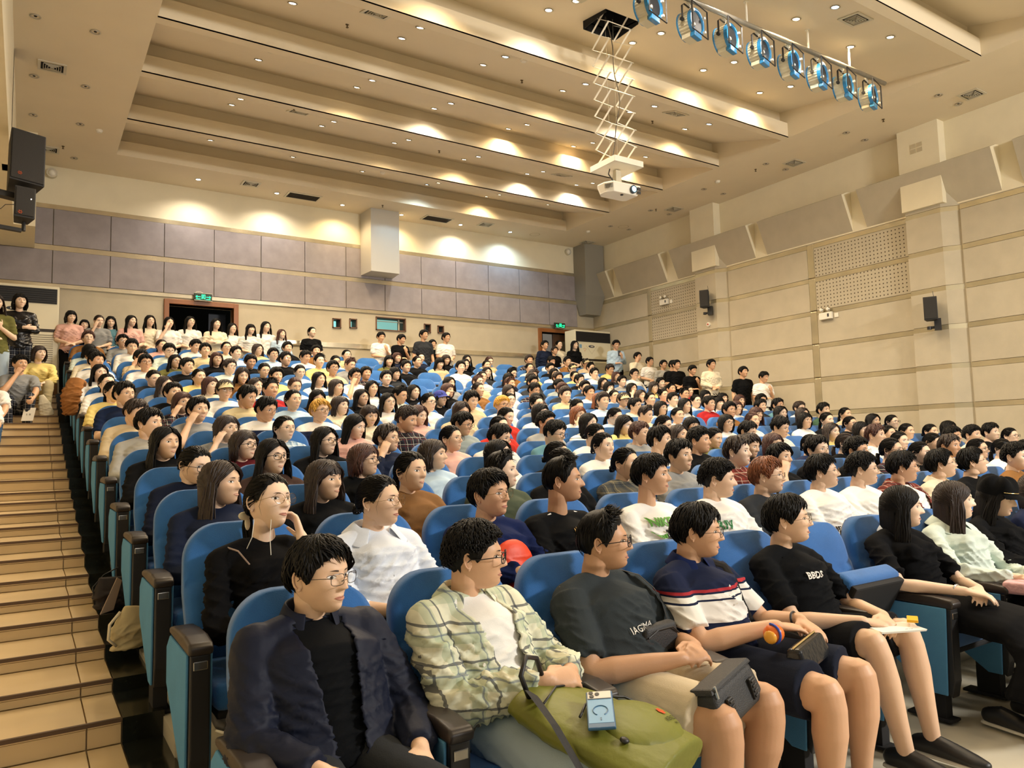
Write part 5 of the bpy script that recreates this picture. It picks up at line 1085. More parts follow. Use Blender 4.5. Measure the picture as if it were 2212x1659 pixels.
def hero(r,c,style,hc,gl,top,yaw,pit=0,roll=0,byaw=0,dx=0,dy=0,seed=0,fat=1.,sleeve='short',pose='lap',A=None,J=None,legs='long',lm='navy',skin=0,eye='open',vox=.0075,wr=.016,hood=False,label='',capm=None,dens=3.0,shoes='white',crew=True,smile=0,loose=1.05,zo=0,hw=.44):
    fem=1 if style in 'lebp' else 0; J=J or J_(); A_=A or arms(pose)
    o=emp('person',(SX(c)+dx,RY(r)+dy,FL[r]+zo),R(byaw),label,'person','seated audience')
    y=R(yaw-byaw); bare=legs in('short','skin')
    b=ob('body',seated_body(y,R(pit),pose,fem,sleeve,bare,hi=1.35,vox=.0048,fat=fat,roll=R(roll),eye=eye,joint=J,arm=A_,smile=smile),o)
    hm_=headmat(y,R(pit),R(roll),J['hc'])
    dress(o,b,True,gl,capm,hm_,hc,skin,hair(style,seed,dens,hw))
    sm_=shirt(pose,fem,sleeve,fat,vox,wr,seed+r*20+c,joint=J,arm=A_,hood=hood,collar=crew,loose=loose); s=ob('shirt',sm_,o); setm(s,0,CL[top])
    if crew: q=ob('neckband',neckband(J),o); setm(q,0,CL[top])
    if legs=='skirt': q=ob('skirt',skirt(J,.20),o); setm(q,0,CL[lm])
    else: q=ob('shorts' if bare else 'trousers',trousers(fat,'short' if bare else 'long',J,.009,.012,seed),o); setm(q,0,CL[lm])
    for s_ in (-1,1):
        a=Vector(J['ank']); sx=a.x*s_+(J.get('shift',0)); m1,m2=shoe(); q=ob('shoe',m1,o,(sx,a.y,a.z-.085)); ob('sole',m2,q)
    o['hm']=0; del o['hm']
    return o,s,sm_,hm_,J
def slim(me,f=1): return me
# --- front row -------------------------------------------------------
o,s,sm,hm,J=hero(0,0,'s','k','square','blacktee',28,3,0,4,.01,0,seed=1,fat=.98,sleeve='none',pose='lap',legs='long',lm='charcoal',label='person in navy zip jacket over black T-shirt, front row seat by the aisle',A={1:((.265,.26,.56),(.16,.02,.545),(-.35,-.8,-.2),(-.3,0,-1)),-1:((-.245,.25,.575),(-.14,.02,.56),(.5,-.7,-.1),(0,0,-1))},skin=0)
jk=shirt('lap',0,'long',1.13,.0075,.008,31,joint=J,arm={1:((.265,.26,.56),(.16,.02,.545),(-.35,-.8,-.2),(-.3,0,-1)),-1:((-.245,.25,.575),(-.14,.02,.56),(.5,-.7,-.1),(0,0,-1))},loose=1.10,collar=False)
jk=openfront(jk,.035,.075); q=ob('jacket',jk,o); setm(q,0,CL['navyjacket']); ob('jacket_collar',collar(J['nb'],CL['navyjacket'],30,.030,.05,.02,.072),o,(0,0,0)); 
ob('zip',G().tube([(.035,.20,.50),(.05,.225,.62),(.062,.25,.72),(.07,.30,.80)],.003,5).mesh('z',[M_black]),o)
PL={1:((.255,.24,.60),(.115,.03,.655),(-.75,-.45,.0),(-.3,.3,-1)),-1:((-.235,.22,.58),(-.035,.0,.668),(.85,-.30,.0),(.2,.6,-.8)),'curl':.55}
o,s,sm,hm,J=hero(0,1,'c','k','thick','whitetee',52,2,0,10,.065,0,seed=3,fat=1.0,sleeve='none',A=PL,legs='long',lm='lightjeans',label='person in open green plaid shirt holding an olive backpack, front row',skin=1)
jk=shirt('lap',0,'long',1.10,.008,.018,17,joint=J,arm=PL,loose=1.13,collar=False); jk=openfront(jk,.020,.085); q=ob('plaid_shirt',jk,o); setm(q,0,CL['plaid'])
ob('collar',collar(J['nb'],CL['plaid'],38,.050,.02,.040,.072),o)
bt=G().cyl((0,0,0),.006,-.003,12,axis=1).mesh('button',[M_white],fix=True)
for z in (.55,.62,.69): ob('button',bt,o,(-.075-.25*(z-.55),.185+.12*(z-.5),z))
GA={1:((.26,.23,.585),(.105,.045,.635),(-.75,-.55,.1),(-.3,.5,-.9)),-1:((-.265,.235,.58),(-.04,.015,.625),(.8,-.35,.12),(.1,.5,-.9)),'curl':.6}
o,s,sm,hm,J=hero(0,2,'u','k','thick','graytee',44,0,0,10,.115,0,seed=5,fat=1.17,sleeve='short',A=GA,legs='short',lm='khakishorts',label='person with spiky hair in dark grey T-shirt and khaki shorts, bags on lap',skin=2,wr=.014)
ob('lettering',onfront(sm,text('IAGIMA',.034,mat('print_white',W_,.7)),-.02,.705,tilt=R(8)),o)
PA={1:((.255,.22,.60),(.16,.01,.655),(-.35,-.85,-.25),(-.2,.0,-1)),-1:((-.245,.22,.60),(-.03,.02,.660),(.75,-.55,-.1),(0,.1,-1)),'curl':.35}
o,s,sm,hm,J=hero(0,3,'s','k','square','polo',38,4,0,10,.09,0,seed=4,fat=1.10,sleeve='short',A=PA,legs='short',lm='navyshorts',label='person in navy and white striped polo with crossbody strap, front row',skin=1,crew=False,J=J_(knee=(.145,-.24,.475),ank=(.13,-.22,.085)))
ob('collar',collar(J['nb'],CL['navysweater'],24,.042,.02,.030,.066),o)
for z in (.79,.755,.72): ob('button',onfront(sm,flat([[(.005*math.cos(a*PI/4),.005*math.sin(a*PI/4)) for a in range(8)]],M_white),-.004,z),o)
VN=lambda s_,w,h,z,sk: onfront(s_,flat([[(-w,h*.5),(0,-h*.5),(w,h*.5)]],SKIN[sk]),0,z,.003)

ob('crossbody_strap',band([(.115,.40,.862),(.135,.335,.845),(.125,.285,.79),(.14,.262,.70),(.175,.245,.62),(.21,.23,.56)],.030,.004,M_strapb,(0,-1,0)),o)
ob('wristband',G().tube([(.158+.030*math.cos(t),.03+.012*math.sin(t)*.6,.652+.030*math.sin(t)) for t in [2*PI*k/16 for k in range(17)]],.0045,6).mesh('wb',[M_black],smooth=True),o)
BA={1:((.245,.22,.59),(.085,-.01,.60),(-.7,-.6,-.1),(-.2,.3,-1)),-1:((-.235,.23,.59),(-.085,.0,.60),(.75,-.5,-.1),(0,.2,-1)),'curl':.6}
o,s,sm,hm,J=hero(0,4,'s','k','round','blacktee',34,-2,0,4,.14,0,seed=2,fat=.97,sleeve='short',A=BA,legs='skin',lm='blackshorts',label='person in black T-shirt and black shorts with clasped hands, front row',skin=0,J=J_(knee=(.145,-.09,.530),ank=(.12,-.15,.095),shift=.05),hw=.46)
ob('lettering',onfront(sm,text('BBDS',.042,mat('print_white',W_,.7),bold=.001),-.035,.765),o)
for s_ in (-1,1):
    for k in range(3): ob('orange_lace',G().tube([(s_*.12+.05-.022,-.15-.05-.028*k,.085-.010*k),(s_*.12+.05+.022,-.15-.062-.028*k,.083-.010*k)],.0035,5).mesh('ol',[mat('orange_lace',rgb('e86a30'),.6)]),o)
# front-row girls
GI={1:((.20,.19,.60),(.0,-.02,.62),(-.75,-.55,-.1),(-.3,.2,-1)),-1:((-.30,.20,.64),(-.14,-.03,.625),(.5,-.8,-.1),(0,.2,-1)),'curl':.45}
o,s,sm,hm,J=hero(0,6,'l','k',None,'blackdress',30,2,0,-6,-.05,0,seed=0,fat=.93,sleeve='short',A=GI,legs='skirt',lm='blackskirt',label='person in black dress with white collar and long black hair, front row',skin=3)
ob('white_collar',collar(J['nb'],mat('collar_cream_blue',rgb('c9d2e0'),.8),20,.034,.012,.022,.062),o)
w=ob('watch',G().tube([(-.155+.026*math.cos(t),-.005,.630+.024*math.sin(t)) for t in [2*PI*k/16 for k in range(17)]],.005,6).mesh('wt',[mat('steel',(.6,.6,.58),.25,1)],smooth=True),o); ob('earring',G().ell((-.080,.0,-.034),(.005,.005,.005),8,6).mesh('er',[M_white],smooth=True),o).matrix_local=hm
o,s,sm,hm,J=hero(0,7,'l','d',None,'mint',32,0,0,-6,-.03,0,seed=2,fat=.92,sleeve='long',A=GI,legs='skirt',lm='blackskirt',label='person in pale mint blouse with straight dark brown hair, front row',skin=3,crew=False,wr=.018)
ob('collar',collar(J['nb'],CL['mint'],36,.055,.015,.035,.076),o)
o,s,sm,hm,J=hero(0,8,'l','k',None,'black',14,14,0,0,-.05,0,seed=3,fat=.95,sleeve='elbow',A=GI,legs='skirt',lm='blackskirt',label='person in black top and black beret cap with a chain, front row',skin=3,capm=(BERET,CL['black']),eye='half')
ch=ob('cap_chain',G().tube([hsurf(R(a),R(27),.026) for a in range(-60,61,8)],.003,5).mesh('cc',[mat('gold',(.8,.62,.3),.25,1)],smooth=True),o); ch.matrix_local=hm
o,s,sm,hm,J=hero(0,9,'b','d',None,'stripejacket',25,0,0,0,.0,0,seed=1,fat=.95,sleeve='long',pose='lap',legs='long',lm='navy',label='person with brown bob in navy jacket with white arm stripes, front row',skin=0)
# --- second row ------------------------------------------------------
CA={1:((.225,.16,.66),(.115,.295,.885),(-.1,.55,.85),(-.9,.3,.1)),-1:((-.235,.245,.575),(-.075,.055,.575),(.75,-.35,-.1),(.2,.3,-1)),'curl':.7}
o,s,sm,hm,J=hero(1,0,'p','k','round','cardigan',24,-7,4,2,.06,-.02,seed=1,fat=.93,sleeve='long',A=CA,legs='skirt',lm='checkskirt',label='person in black cardigan with round glasses and white earphone wire, second row',skin=3,crew=False,J=J_(hc=(0,.385,1.03)))
P=[(-.155,.40,.862),(-.13,.335,.852),(-.10,.272,.80),(-.04,.245,.72),(.03,.225,.64),(.09,.215,.56)]
ob('bag_chain_strap',band(P,.007,.004,mat('silver_rose_chain',rgb('b9a6a0'),.3,.8,bump=.8,bs=300),(0,-1,0)),o)
ob('earphone_wire',G().tube([(.0,.33,.98),(-.015,.30,.90),(-.012,.29,.80),(-.01,.26,.70),(.0,.25,.64)],.0016,5).mesh('w',[M_white],smooth=True),o); ob('earphone_wire',G().tube([(-.06,.36,.97),(-.075,.34,.90),(-.09,.38,.84),(-.11,.42,.80)],.0016,5).mesh('w',[M_white],smooth=True),o)
rb=ob('hair_ribbon',G().ell((-.045,.10,-.045),(.030,.010,.018),10,6).ell((-.03,.10,-.075),(.014,.006,.03),8,6).mesh('r',[CL['cream']],smooth=True),o); rb.matrix_local=hm
WA={1:((.225,.235,.60),(.075,.05,.585),(-.72,-.50,-.05),(-.5,.7,-.5)),-1:((-.235,.245,.59),(-.075,.055,.58),(.75,-.35,-.1),(.2,.3,-1)),'curl':.4}
o,s,sm,hm,J=hero(1,1,'p','k','round','whiteshirt',34,0,0,6,.03,0,seed=0,fat=1.03,sleeve='elbow',A=WA,legs='long',lm='navy',label='person in white collared shirt with round glasses and low bun, second row',skin=0,crew=False,wr=.018)
ob('collar',collar(J['nb'],CL['whiteshirt'],34,.062,.022,.040,.078),o)
CP=arms('clasp'); CP['curl']=.6
CP[1]=((.235,.235,.64),(.10,.06,.67),(-.72,-.5,0),(-.5,.7,-.5)); CP[-1]=((-.215,.235,.62),(-.04,.05,.675),(.72,-.5,0),(-.0,.7,-.7))
o,s,sm,hm,J=hero(1,2,'s','k','round','navysweater',20,0,-3,0,.03,0,seed=5,fat=1.0,sleeve='long',A=CP,legs='long',lm='red',label='person in navy sweatshirt hugging a red-orange bag, second row',skin=1)
o,s,sm,hm,J=hero(1,3,'u','k',None,'black',44,0,0,8,-.02,.0,seed=9,fat=1.0,sleeve='short',pose='lap',legs='long',lm='black',label='person in black football jersey with three white shoulder stripes, second row',skin=2,J=J_(hc=(0,.395,1.05),nb=(0,.425,.885),sh=(.18,.425,.83)),hw=.5)
for k in range(3):
    for s_ in (-1,1):
        P=[]; 
        for t in (0,.2,.4,.6,.8,1): P.append(Vector((s_*(.085+.115*t),.425-.01+.018*(k-1)+.0*t,0.884-.030*t-.02*t*t)))
        for t in (.25,.5,.75,1): P.append(Vector((s_*(.205+.045*t+.026),.42-.06*t+.020*(k-1),.815-.155*t)))
        ob('white_stripe',band(P,.010,.010,CL['whitetee'],(s_*.6,0,1)),o)
ob('neck_trim',G().tube([(.075*math.cos(a),.425+.064*math.sin(a),.850-.013*(1-math.sin(a))) for a in [PI+PI*k/10 for k in range(11)]],.004,6).mesh('n',[mat('gold_trim',rgb('c79a3a'),.5)],smooth=True),o)
ob('crest',onfront(sm,flat([[(-.014,-.006),(.014,-.006),(.012,.0),(-.012,.0)],[(-.004,.002),(.004,.002),(.0,.018)],[(-.012,.002),(-.005,.002),(-.013,.013)],[(.012,.002),(.005,.002),(.013,.013)]],mat('gold_trim',rgb('c79a3a'),.5)),-.04,.805),o)
ob('lettering',onfront(sm,text('N',.05,mat('print_white',W_,.7),bold=.002),.01,.76),o)
o,s,sm,hm,J=hero(1,4,'s','k',None,'whitetee',30,0,0,4,.04,0,seed=7,fat=.98,sleeve='short',pose='lap',legs='long',lm='black',label='person in white T-shirt with green logo and panda print, second row',skin=1,J=J_(hc=(0,.395,1.05),nb=(0,.425,.89),sh=(.175,.425,.83)),vox=.0085)
MG=mat('print_green',rgb('5f9e3c'),.7); sw=[]
for k in range(12): t=k/11; sw.append((-.075+.155*t,-.03-.032*math.sin(PI*min(1,t*1.25)*.9)+.045*t*t-.012*(1-t)))
lo=[(x+.012*(1-k/11.),y-.020*math.sin(PI*(k/11.))**.8) for k,(x,y) in enumerate(sw)]
ob('lettering',onfront(sm,text('NIKE',.062,MG,bold=.002),-.07,.800),o); ob('swoosh',onfront(sm,flat([sw+lo[::-1]],MG),-.075,.795),o)
bl=lambda cx,cy,rx,ry:[(cx+rx*math.cos(2*PI*k/14),cy+ry*math.sin(2*PI*k/14)) for k in range(14)]
ob('panda_print',onfront(sm,flat([bl(.0,0,.024,.020),bl(-.020,.018,.008,.008),bl(.020,.018,.008,.008),bl(.012,-.034,.030,.018)],M_blackm),-.04,.735,.0052),o)
ob('panda_face',onfront(sm,flat([bl(0,0,.019,.015)],mat('print_white',W_,.7)),-.04,.735,.0066),o)
o,s,sm,hm,J=hero(1,5,'c','k',None,'whitetee',36,4,0,0,.0,0,seed=8,fat=1.02,sleeve='short',pose='lap',legs='long',lm='black',label='person with curly hair, white T-shirt with green letters, second row',skin=0,vox=.0095,dens=2.4)
ob('lettering',onfront(sm,text('RIV',.07,mat('print_dkgreen',rgb('2f7a45'),.7),bold=.002),-.10,.745),o)
o,s,sm,hm,J=hero(1,6,'s','o','square','charcoal',30,0,0,0,-.08,0,seed=3,fat=.97,sleeve='long',pose='lap',legs='long',lm='black',label='person with ginger brown hair and glasses in dark jacket, second row',skin=0,vox=.0095,dens=2.4)
o,s,sm,hm,J=hero(1,7,'s','k','round','whitetee',32,-3,0,0,-.04,0,seed=9,fat=1.0,sleeve='short',pose='lap',legs='long',lm='black',label='person in white T-shirt with black lettering low on chest, second row',skin=0,vox=.0095,dens=2.4)
ob('lettering',onfront(sm,text('THE MAPS',.045,M_blackm,bold=.001),-.07,.64),o)
o,s,sm,hm,J=hero(1,8,'c','k','round','whitetee',30,0,0,0,-.12,0,seed=6,fat=1.04,sleeve='short',pose='lap',legs='long',lm='black',label='person with short curly hair and earbud, plain white T-shirt, second row',skin=0,vox=.0095,dens=2.2)
o,s,sm,hm,J=hero(1,9,'s','k','round','whitetee',34,2,0,0,-.15,0,seed=11,fat=.98,sleeve='none',pose='lap',legs='long',lm='jeans',label='person in open red plaid shirt over white T-shirt, second row',skin=1,vox=.0095,dens=2.2)
jk=shirt('lap',0,'long',1.1,.0095,.018,18,joint=J,loose=1.12,collar=False); jk=openfront(jk,.020,.08); q=ob('plaid_shirt',jk,o); setm(q,0,CL['redplaid']); ob('collar',collar(J['nb'],CL['redplaid'],38,.045,.02,.03,.072),o)
o,s,sm,hm,J=hero(1,10,'s','k','square','beigeshirt',34,-6,0,0,-.12,0,seed=13,fat=1.1,sleeve='short',pose='lap',legs='long',lm='black',label='person in beige open-collar shirt with chin raised, second row',skin=0,vox=.0095,dens=2.2,crew=False)
ob('collar',collar(J['nb'],CL['beigeshirt'],30,.045,.02,.035,.070),o)
o,s,sm,hm,J=hero(1,11,'s','k','square','black',34,-10,0,0,-.15,0,seed=15,fat=1.12,sleeve='short',pose='lap',legs='long',lm='black',label='person leaning back in black T-shirt with glasses, second row',skin=0,vox=.0095,dens=2.0)
# ---------------------------------------------------------------- things they hold
M_olive=mat('olive_nylon',rgb('70732a'),.5,var=.10,vs=5,bump=.25,bs=30,spec=.4)
def puff(name,L,m_,wrk=.004,vox=.006,seed=3):
    g=G()
    for c_,r_ in L: g.ell(c_,r_,18,12)
    return fuse(g,vox,4,[m_],name,wrk,seed)
def slab(w,l,t,m_,name,wrk=.004,seed=1,taper=.8):
    g=G(); g.tube([(0,-l/2,0),(0,-l/4,0),(0,l/6,0),(0,l/2,0)],[(w/2*.96,t/2),(w/2,t/2*1.1),(w/2*.95,t/2),(w/2*taper,t/2*.8)],20,up=(0,0,1),round_=False)
    return fuse(g,.0065,5,[m_],name,wrk,seed)
bx,by=SX(1),RY(0)
o=emp('backpack',(bx+.10,by-.19,.555),R(18),'olive nylon backpack lying on the lap of the person in plaid shirt','backpack'); o.rotation_euler=(R(14),R(2),R(24))
ob('main_bag',slab(.40,.50,.125,M_olive,'mb',.014,4,.72),o)
ob('front_pocket',puff('fp',[((.03,-.10,.045),(.155,.13,.045))],M_olive,.012,.006,9),o)
ob('zip',G().tube([(-.13,.02,.068),(-.05,.045,.072),(.05,.04,.074),(.13,.0,.066),(.165,-.08,.05)],.004,6).mesh('z',[M_black],smooth=True),o)
ob('zip',G().tube([(-.13,.14,.056),(0,.175,.060),(.12,.14,.056)],.0035,6).mesh('z',[M_black],smooth=True),o)
ob('zip_pull',G().ell((-.125,-.12,.062),(.014,.014,.008),12,6).mesh('zp',[M_black],smooth=True),o)
ob('handle',G().tube([(-.10,.20,.03),(-.125,.235,.10),(-.09,.25,.145),(-.03,.245,.13),(.0,.22,.06)],.008,8).mesh('h',[M_black],smooth=True),o)
ob('shoulder_strap',band([(-.10,.20,.05),(-.17,.16,.085),(-.215,.05,.055),(-.235,-.08,-.03),(-.24,-.16,-.16),(-.235,-.18,-.30)],.060,.010,M_strapb,(0,-.3,1)),o)
fl=G()
for k in range(6): a=2*PI*k/6; fl.ell((.009*math.cos(a),.009*math.sin(a),0),(.0075,.0075,.003),8,5)
ob('flower_logo',ontop([c_.data for c_ in o.children if c_.name[:4] in('main','fron')],fl.mesh('fl',[mat('orange_embroidery',rgb('e0602a'),.7)]),.10,-.13),o); ob('lettering',ontop([c_.data for c_ in o.children if c_.name[:4] in('main','fron')],text('KENZO',.022,M_blackm),.10,-.165),o); ob('lettering',ontop([c_.data for c_ in o.children if c_.name[:4] in('main','fron')],text('PARIS',.011,M_blackm),.10,-.184),o)
o=emp('mobile_phone',(bx+.045,by-.255,.640),0,'mobile phone in light blue case lying on the olive backpack','phone'); o.rotation_euler=(R(18),R(-4),R(-38))
ob('case',G().box(-.039,.039,-.080,.080,-.005,.005).mesh('c',[mat('phone_blue_rim',rgb('2f5f88'),.35)],bevel=.004,seg=3),o); ob('back_panel',G().box(-.035,.035,-.060,.042,.0045,.0056).mesh('bp',[mat('phone_blue',rgb('6ea6d2'),.3)],bevel=.0004),o)
ob('camera_plate',G().box(-.034,.034,.044,.076,.0045,.008).mesh('cp',[mat('phone_silver',rgb('d8d4cc'),.3)],bevel=.001),o)
for x,y in ((-.024,.068),(-.022,.052),(-.006,.062)): ob('camera_lens',G().cyl((x,y,.008),.0065,.002,14).mesh('cl',[M_black]),o)
ob('charging_ring',G().tube([(.021*math.cos(a),-.008+.021*math.sin(a),.0062) for a in [R(-60)+R(300)*k/22 for k in range(23)]],.0016,5).mesh('cr',[mat('phone_ring',rgb('3f6f94'),.4)]),o); ob('ring_bar',G().box(-.002,.002,-.05,-.038,.0055,.0066).mesh('rb',[mat('phone_ring',rgb('3f6f94'),.4)]),o)
gx=SX(2)+.115
M_bagb=mat('black_bag_fabric',(.020,.021,.023),.55,bump=.3,bs=250)
o=emp('chest_bag',(gx+.045,by+.205,.655),R(10),'black crossbody bag worn on the chest of the person in dark grey T-shirt','bag')
g=G(); g.box(-.115,.115,-.028,.028,-.06,.05,tx=.02,ty=.004); ob('pouch',g.mesh('p',[M_bagb],bevel=.022,seg=4,smooth=True),o); ob('zip',G().tube([(-.095,-.029,.012),(-.04,-.034,.034),(.05,-.034,.032),(.10,-.029,.0)],.003,5).mesh('z',[M_black]),o)
ob('strap',band([(.10,.02,.03),(.135,.07,.09),(.125,.10,.15),(.09,.15,.205),(.06,.22,.222)],.026,.004,M_strapb,(.3,-1,0)),o); ob('strap',band([(-.10,.02,.0),(-.16,.07,.0),(-.19,.15,.03)],.026,.004,M_strapb,(-.3,-1,0)),o)
o=emp('lap_bag',(gx-.005,by-.175,.545),R(14),'black boxy shoulder bag resting on the khaki shorts','bag'); o.rotation_euler=(R(-12),R(-10),R(14))
ob('bag_body',G().box(-.155,.155,-.05,.06,-.075,.060,tx=.018,ty=.012).mesh('b',[M_bagb],bevel=.026,seg=4,smooth=True),o); ob('flap',G().box(-.145,.145,-.04,.055,.052,.070,tx=.01,ty=.006).mesh('f',[M_bagb],bevel=.008),o)
for x in (-.075,.085):
    p=ob('rubber_patch',G().box(x-.016,x+.016,-.056,-.044,-.052,.018).mesh('rp',[M_black],bevel=.003),o)
    for k in range(4): ob('patch_rib',G().box(x-.012,x+.012,-.061,-.053,-.045+k*.016,-.037+k*.016).mesh('pr',[M_black],bevel=.002),p)
ob('zip_pull',G().box(-.125,-.118,-.045,-.038,.035,.075).mesh('zp',[mat('steel',(.6,.6,.58),.25,1)]),o)
px_=SX(3)+.09
o=emp('lap_pouch',(px_-.01,by-.115,.58),R(10),'glossy black pouch on the lap of the person in striped polo','bag'); o.rotation_euler=(R(-8),R(-6),R(14))
ob('pouch',G().box(-.12,.13,-.04,.05,-.045,.045,tx=.012,ty=.018).mesh('p',[mat('black_leatherette',(.014,.015,.018),.22,bump=.2,bs=40)],bevel=.014,seg=3,smooth=False),o); ob('zip',G().tube([(-.10,.005,.048),(.11,.005,.048)],.004,6).mesh('z',[mat('gold',(.8,.62,.3),.25,1)]),o)
o=emp('toy_ball',(px_-.115,by-.045,.655),0,'orange toy ball with yellow and blue patch beside the black pouch','toy'); ob('ball',G().ell((0,0,0),(.040,.040,.036)).mesh('b',[mat('toy_orange',rgb('e8701c'),.35)],smooth=True),o); ob('yellow_end',G().ell((-.028,-.006,-.008),(.020,.028,.026)).mesh('y',[mat('toy_yellow',rgb('e8a93c'),.35)],smooth=True),o); ob('blue_band',G().tube([(-.012,-.040*math.cos(a),.037*math.sin(a)) for a in [R(-60)+R(20)*k for k in range(9)]],.005,6).mesh('bb',[mat('toy_blue',rgb('2f4fb8'),.35)],smooth=True),o)
qx=SX(4)+.14
o=emp('booklet',(qx-.0,by-.10,.575),R(-24),'white printed booklet under the clasped hands, on black shorts','booklet'); g=G(); 
for k in range(5): g.box(-.105+.001*k,.105+.001*k,-.07,.075,.0015*k,.0015*k+.0011)
ob('pages',g.mesh('pg',[mat('paper',rgb('e8e6de'),.7)]),o); ob('lettering',text('..... .. ....',.012,M_blackm),o,(.04,-.045,.0078))
o=emp('yellow_packet',(qx+.10,by-.13,.60),R(30),'small yellow packet beside the white booklet','packet'); ob('packet',G().box(-.045,.045,-.022,.022,0,.012).mesh('p',[mat('packet_yellow',rgb('f0b418'),.4)],bevel=.003),o)
o=emp('red_bag',(SX(2)+.0,RY(1)+.15,FL[1]+.68),R(5),'red-orange soft bag hugged by the person in navy sweatshirt','bag'); ob('bag_body',puff('rb',[((0,0,0),(.12,.055,.13)),((.03,-.02,-.08),(.11,.06,.07))],mat('red_orange_nylon',rgb('e0431f'),.5,bump=.2,bs=20),.014),o)
o=emp('pink_bag',(SX(7)-.16,RY(0)-.05,.585),R(10),'quilted pink bag on the lap of the person in mint blouse','bag'); ob('bag_body',G().box(-.14,.14,-.07,.08,-.03,.035).mesh('b',[mat('pink_quilt',rgb('d9a9ae'),.5,bump=.6,bs=40)],bevel=.02,seg=3,smooth=True),o); ob('pearl_handle',G().tube([(-.09,-.02,.04),(-.04,-.03,.08),(.04,-.03,.085),(.11,-.02,.05)],.007,8).mesh('h',[M_white],smooth=True),o)
# ---------------------------------------------------------------- bags on the stairs
o=emp('tote_bag',(.44,5.02,.506),R(30),'dark open bag with a pale lining on the granite edge of the stairs','bag')
g=G(); g.tube([(0,0,0.01),(0,0,.10),(.01,.0,.19)],[(.10,.045),(.115,.05),(.09,.018)],14,up=(0,1,0)); ob('bag_body',fuse(g,.007,2,[mat('dark_brown_bag',rgb('2a211c'),.7)],'b',.012,2),o); ob('lining',G().prism([(-.10,.0),(-.02,.01),(.03,.17),(.0,.19)],-.052,-.046,axis=1).mesh('l',[mat('pale_lining',rgb('b09a88'),.8)],fix=True),o); ob('handle',G().tube([(-.10,0,.05),(-.115,0,.15),(-.05,0,.21),(.04,0,.24)],.004,6).mesh('h',[M_black],smooth=True),o)
ob('white_cup',G().cyl((.11,-.02,0.0),.035,.07,14).mesh('c',[mat('pink_white_wrap',rgb('d8c4bc'),.6)],bevel=.006),o)
o=emp('canvas_bag',(.475,4.42,.40),R(20),'beige canvas tote slumped beside the third row end seat','bag'); g=G(); g.tube([(0,0,.01),(0,0,.10),(.02,0,.22)],[(.08,.05),(.10,.055),(.05,.015)],12,up=(0,1,0)); ob('bag_body',fuse(g,.007,2,[CL['khaki']],'b',.014,6),o); ob('handle',G().tube([(-.08,-.03,.04),(-.12,-.03,.08),(-.11,-.02,.15),(-.05,0,.20)],.008,6).mesh('h',[CL['cream']],smooth=True),o)
o=emp('paper_bag',(.30,13.95,2.325),0,'brown paper bag with handle on the top steps of the left stairs','bag'); ob('bag_body',G().box(-.10,.10,-.05,.05,0,.26).mesh('b',[mat('kraft_paper',rgb('7a5a3c'),.8)],bevel=.004),o); ob('handle',G().tube([(-.04,-.05,.26),(-.035,-.05,.33),(.035,-.05,.33),(.04,-.05,.26)],.005,6).mesh('h',[M_black],smooth=True),o)
o=emp('draped_jacket',(.47,10.42,2.20),0,'brown corduroy jacket draped over an aisle armrest near the top rows','jacket'); g=G(); g.tube([(.10,.15,.10),(.02,.05,.12),(-.03,-.06,-.05),(-.04,-.1,-.30)],[(.06,.05),(.10,.06),(.12,.06),(.08,.05)],14,up=(0,0,1)); ob('cloth',fuse(g,.010,2,[mat('brown_corduroy',rgb('8c5a28'),.9,var=.15,vs=9)],'j',.02,6),o)
# ---------------------------------------------------------------- standing people
ST=dict(hip=(.085,0,.86),knee=(.095,-.015,.46),ank=(.095,.02,.085),sh=(.165,.015,1.30),nb=(0,.015,1.36),hc=(0,-.015,1.50))
def starms(k):
    if k=='down': return {1:((.225,.03,1.04),(.235,-.03,.80),(-.05,-.15,-1),(-1,0,0)),-1:((-.225,.03,1.04),(-.235,-.03,.80),(.05,-.15,-1),(1,0,0))}
    if k=='front': return {1:((.22,.02,1.06),(.06,-.17,.98),(-.9,-.3,-.2),(0,.6,-1)),-1:((-.22,.02,1.06),(-.05,-.17,.99),(.9,-.3,-.2),(0,.6,-1))}
    if k=='cross': return {1:((.22,-.02,1.07),(-.06,-.17,1.12),(-1,.1,.1),(0,1,0)),-1:((-.22,-.02,1.07),(.08,-.19,1.10),(1,.2,.0),(0,1,0))}
    if k=='phone': return {1:((.22,.0,1.05),(.07,-.2,1.16),(-.4,-.3,.8),(0,1,.2)),-1:((-.20,.0,1.06),(-.06,-.16,1.02),(.9,-.3,.1),(0,.5,-1))}
    if k=='face': return {1:((.22,.02,1.06),(.06,-.17,.98),(-.9,-.3,-.2),(0,.6,-1)),-1:((-.20,-.08,1.10),(-.06,-.12,1.36),(.3,.0,1),(.3,.8,0))}
SBM={};SSM={};NBS=neckband(ST)
STR=trousers(.97,'long',ST,.014,.003,4)
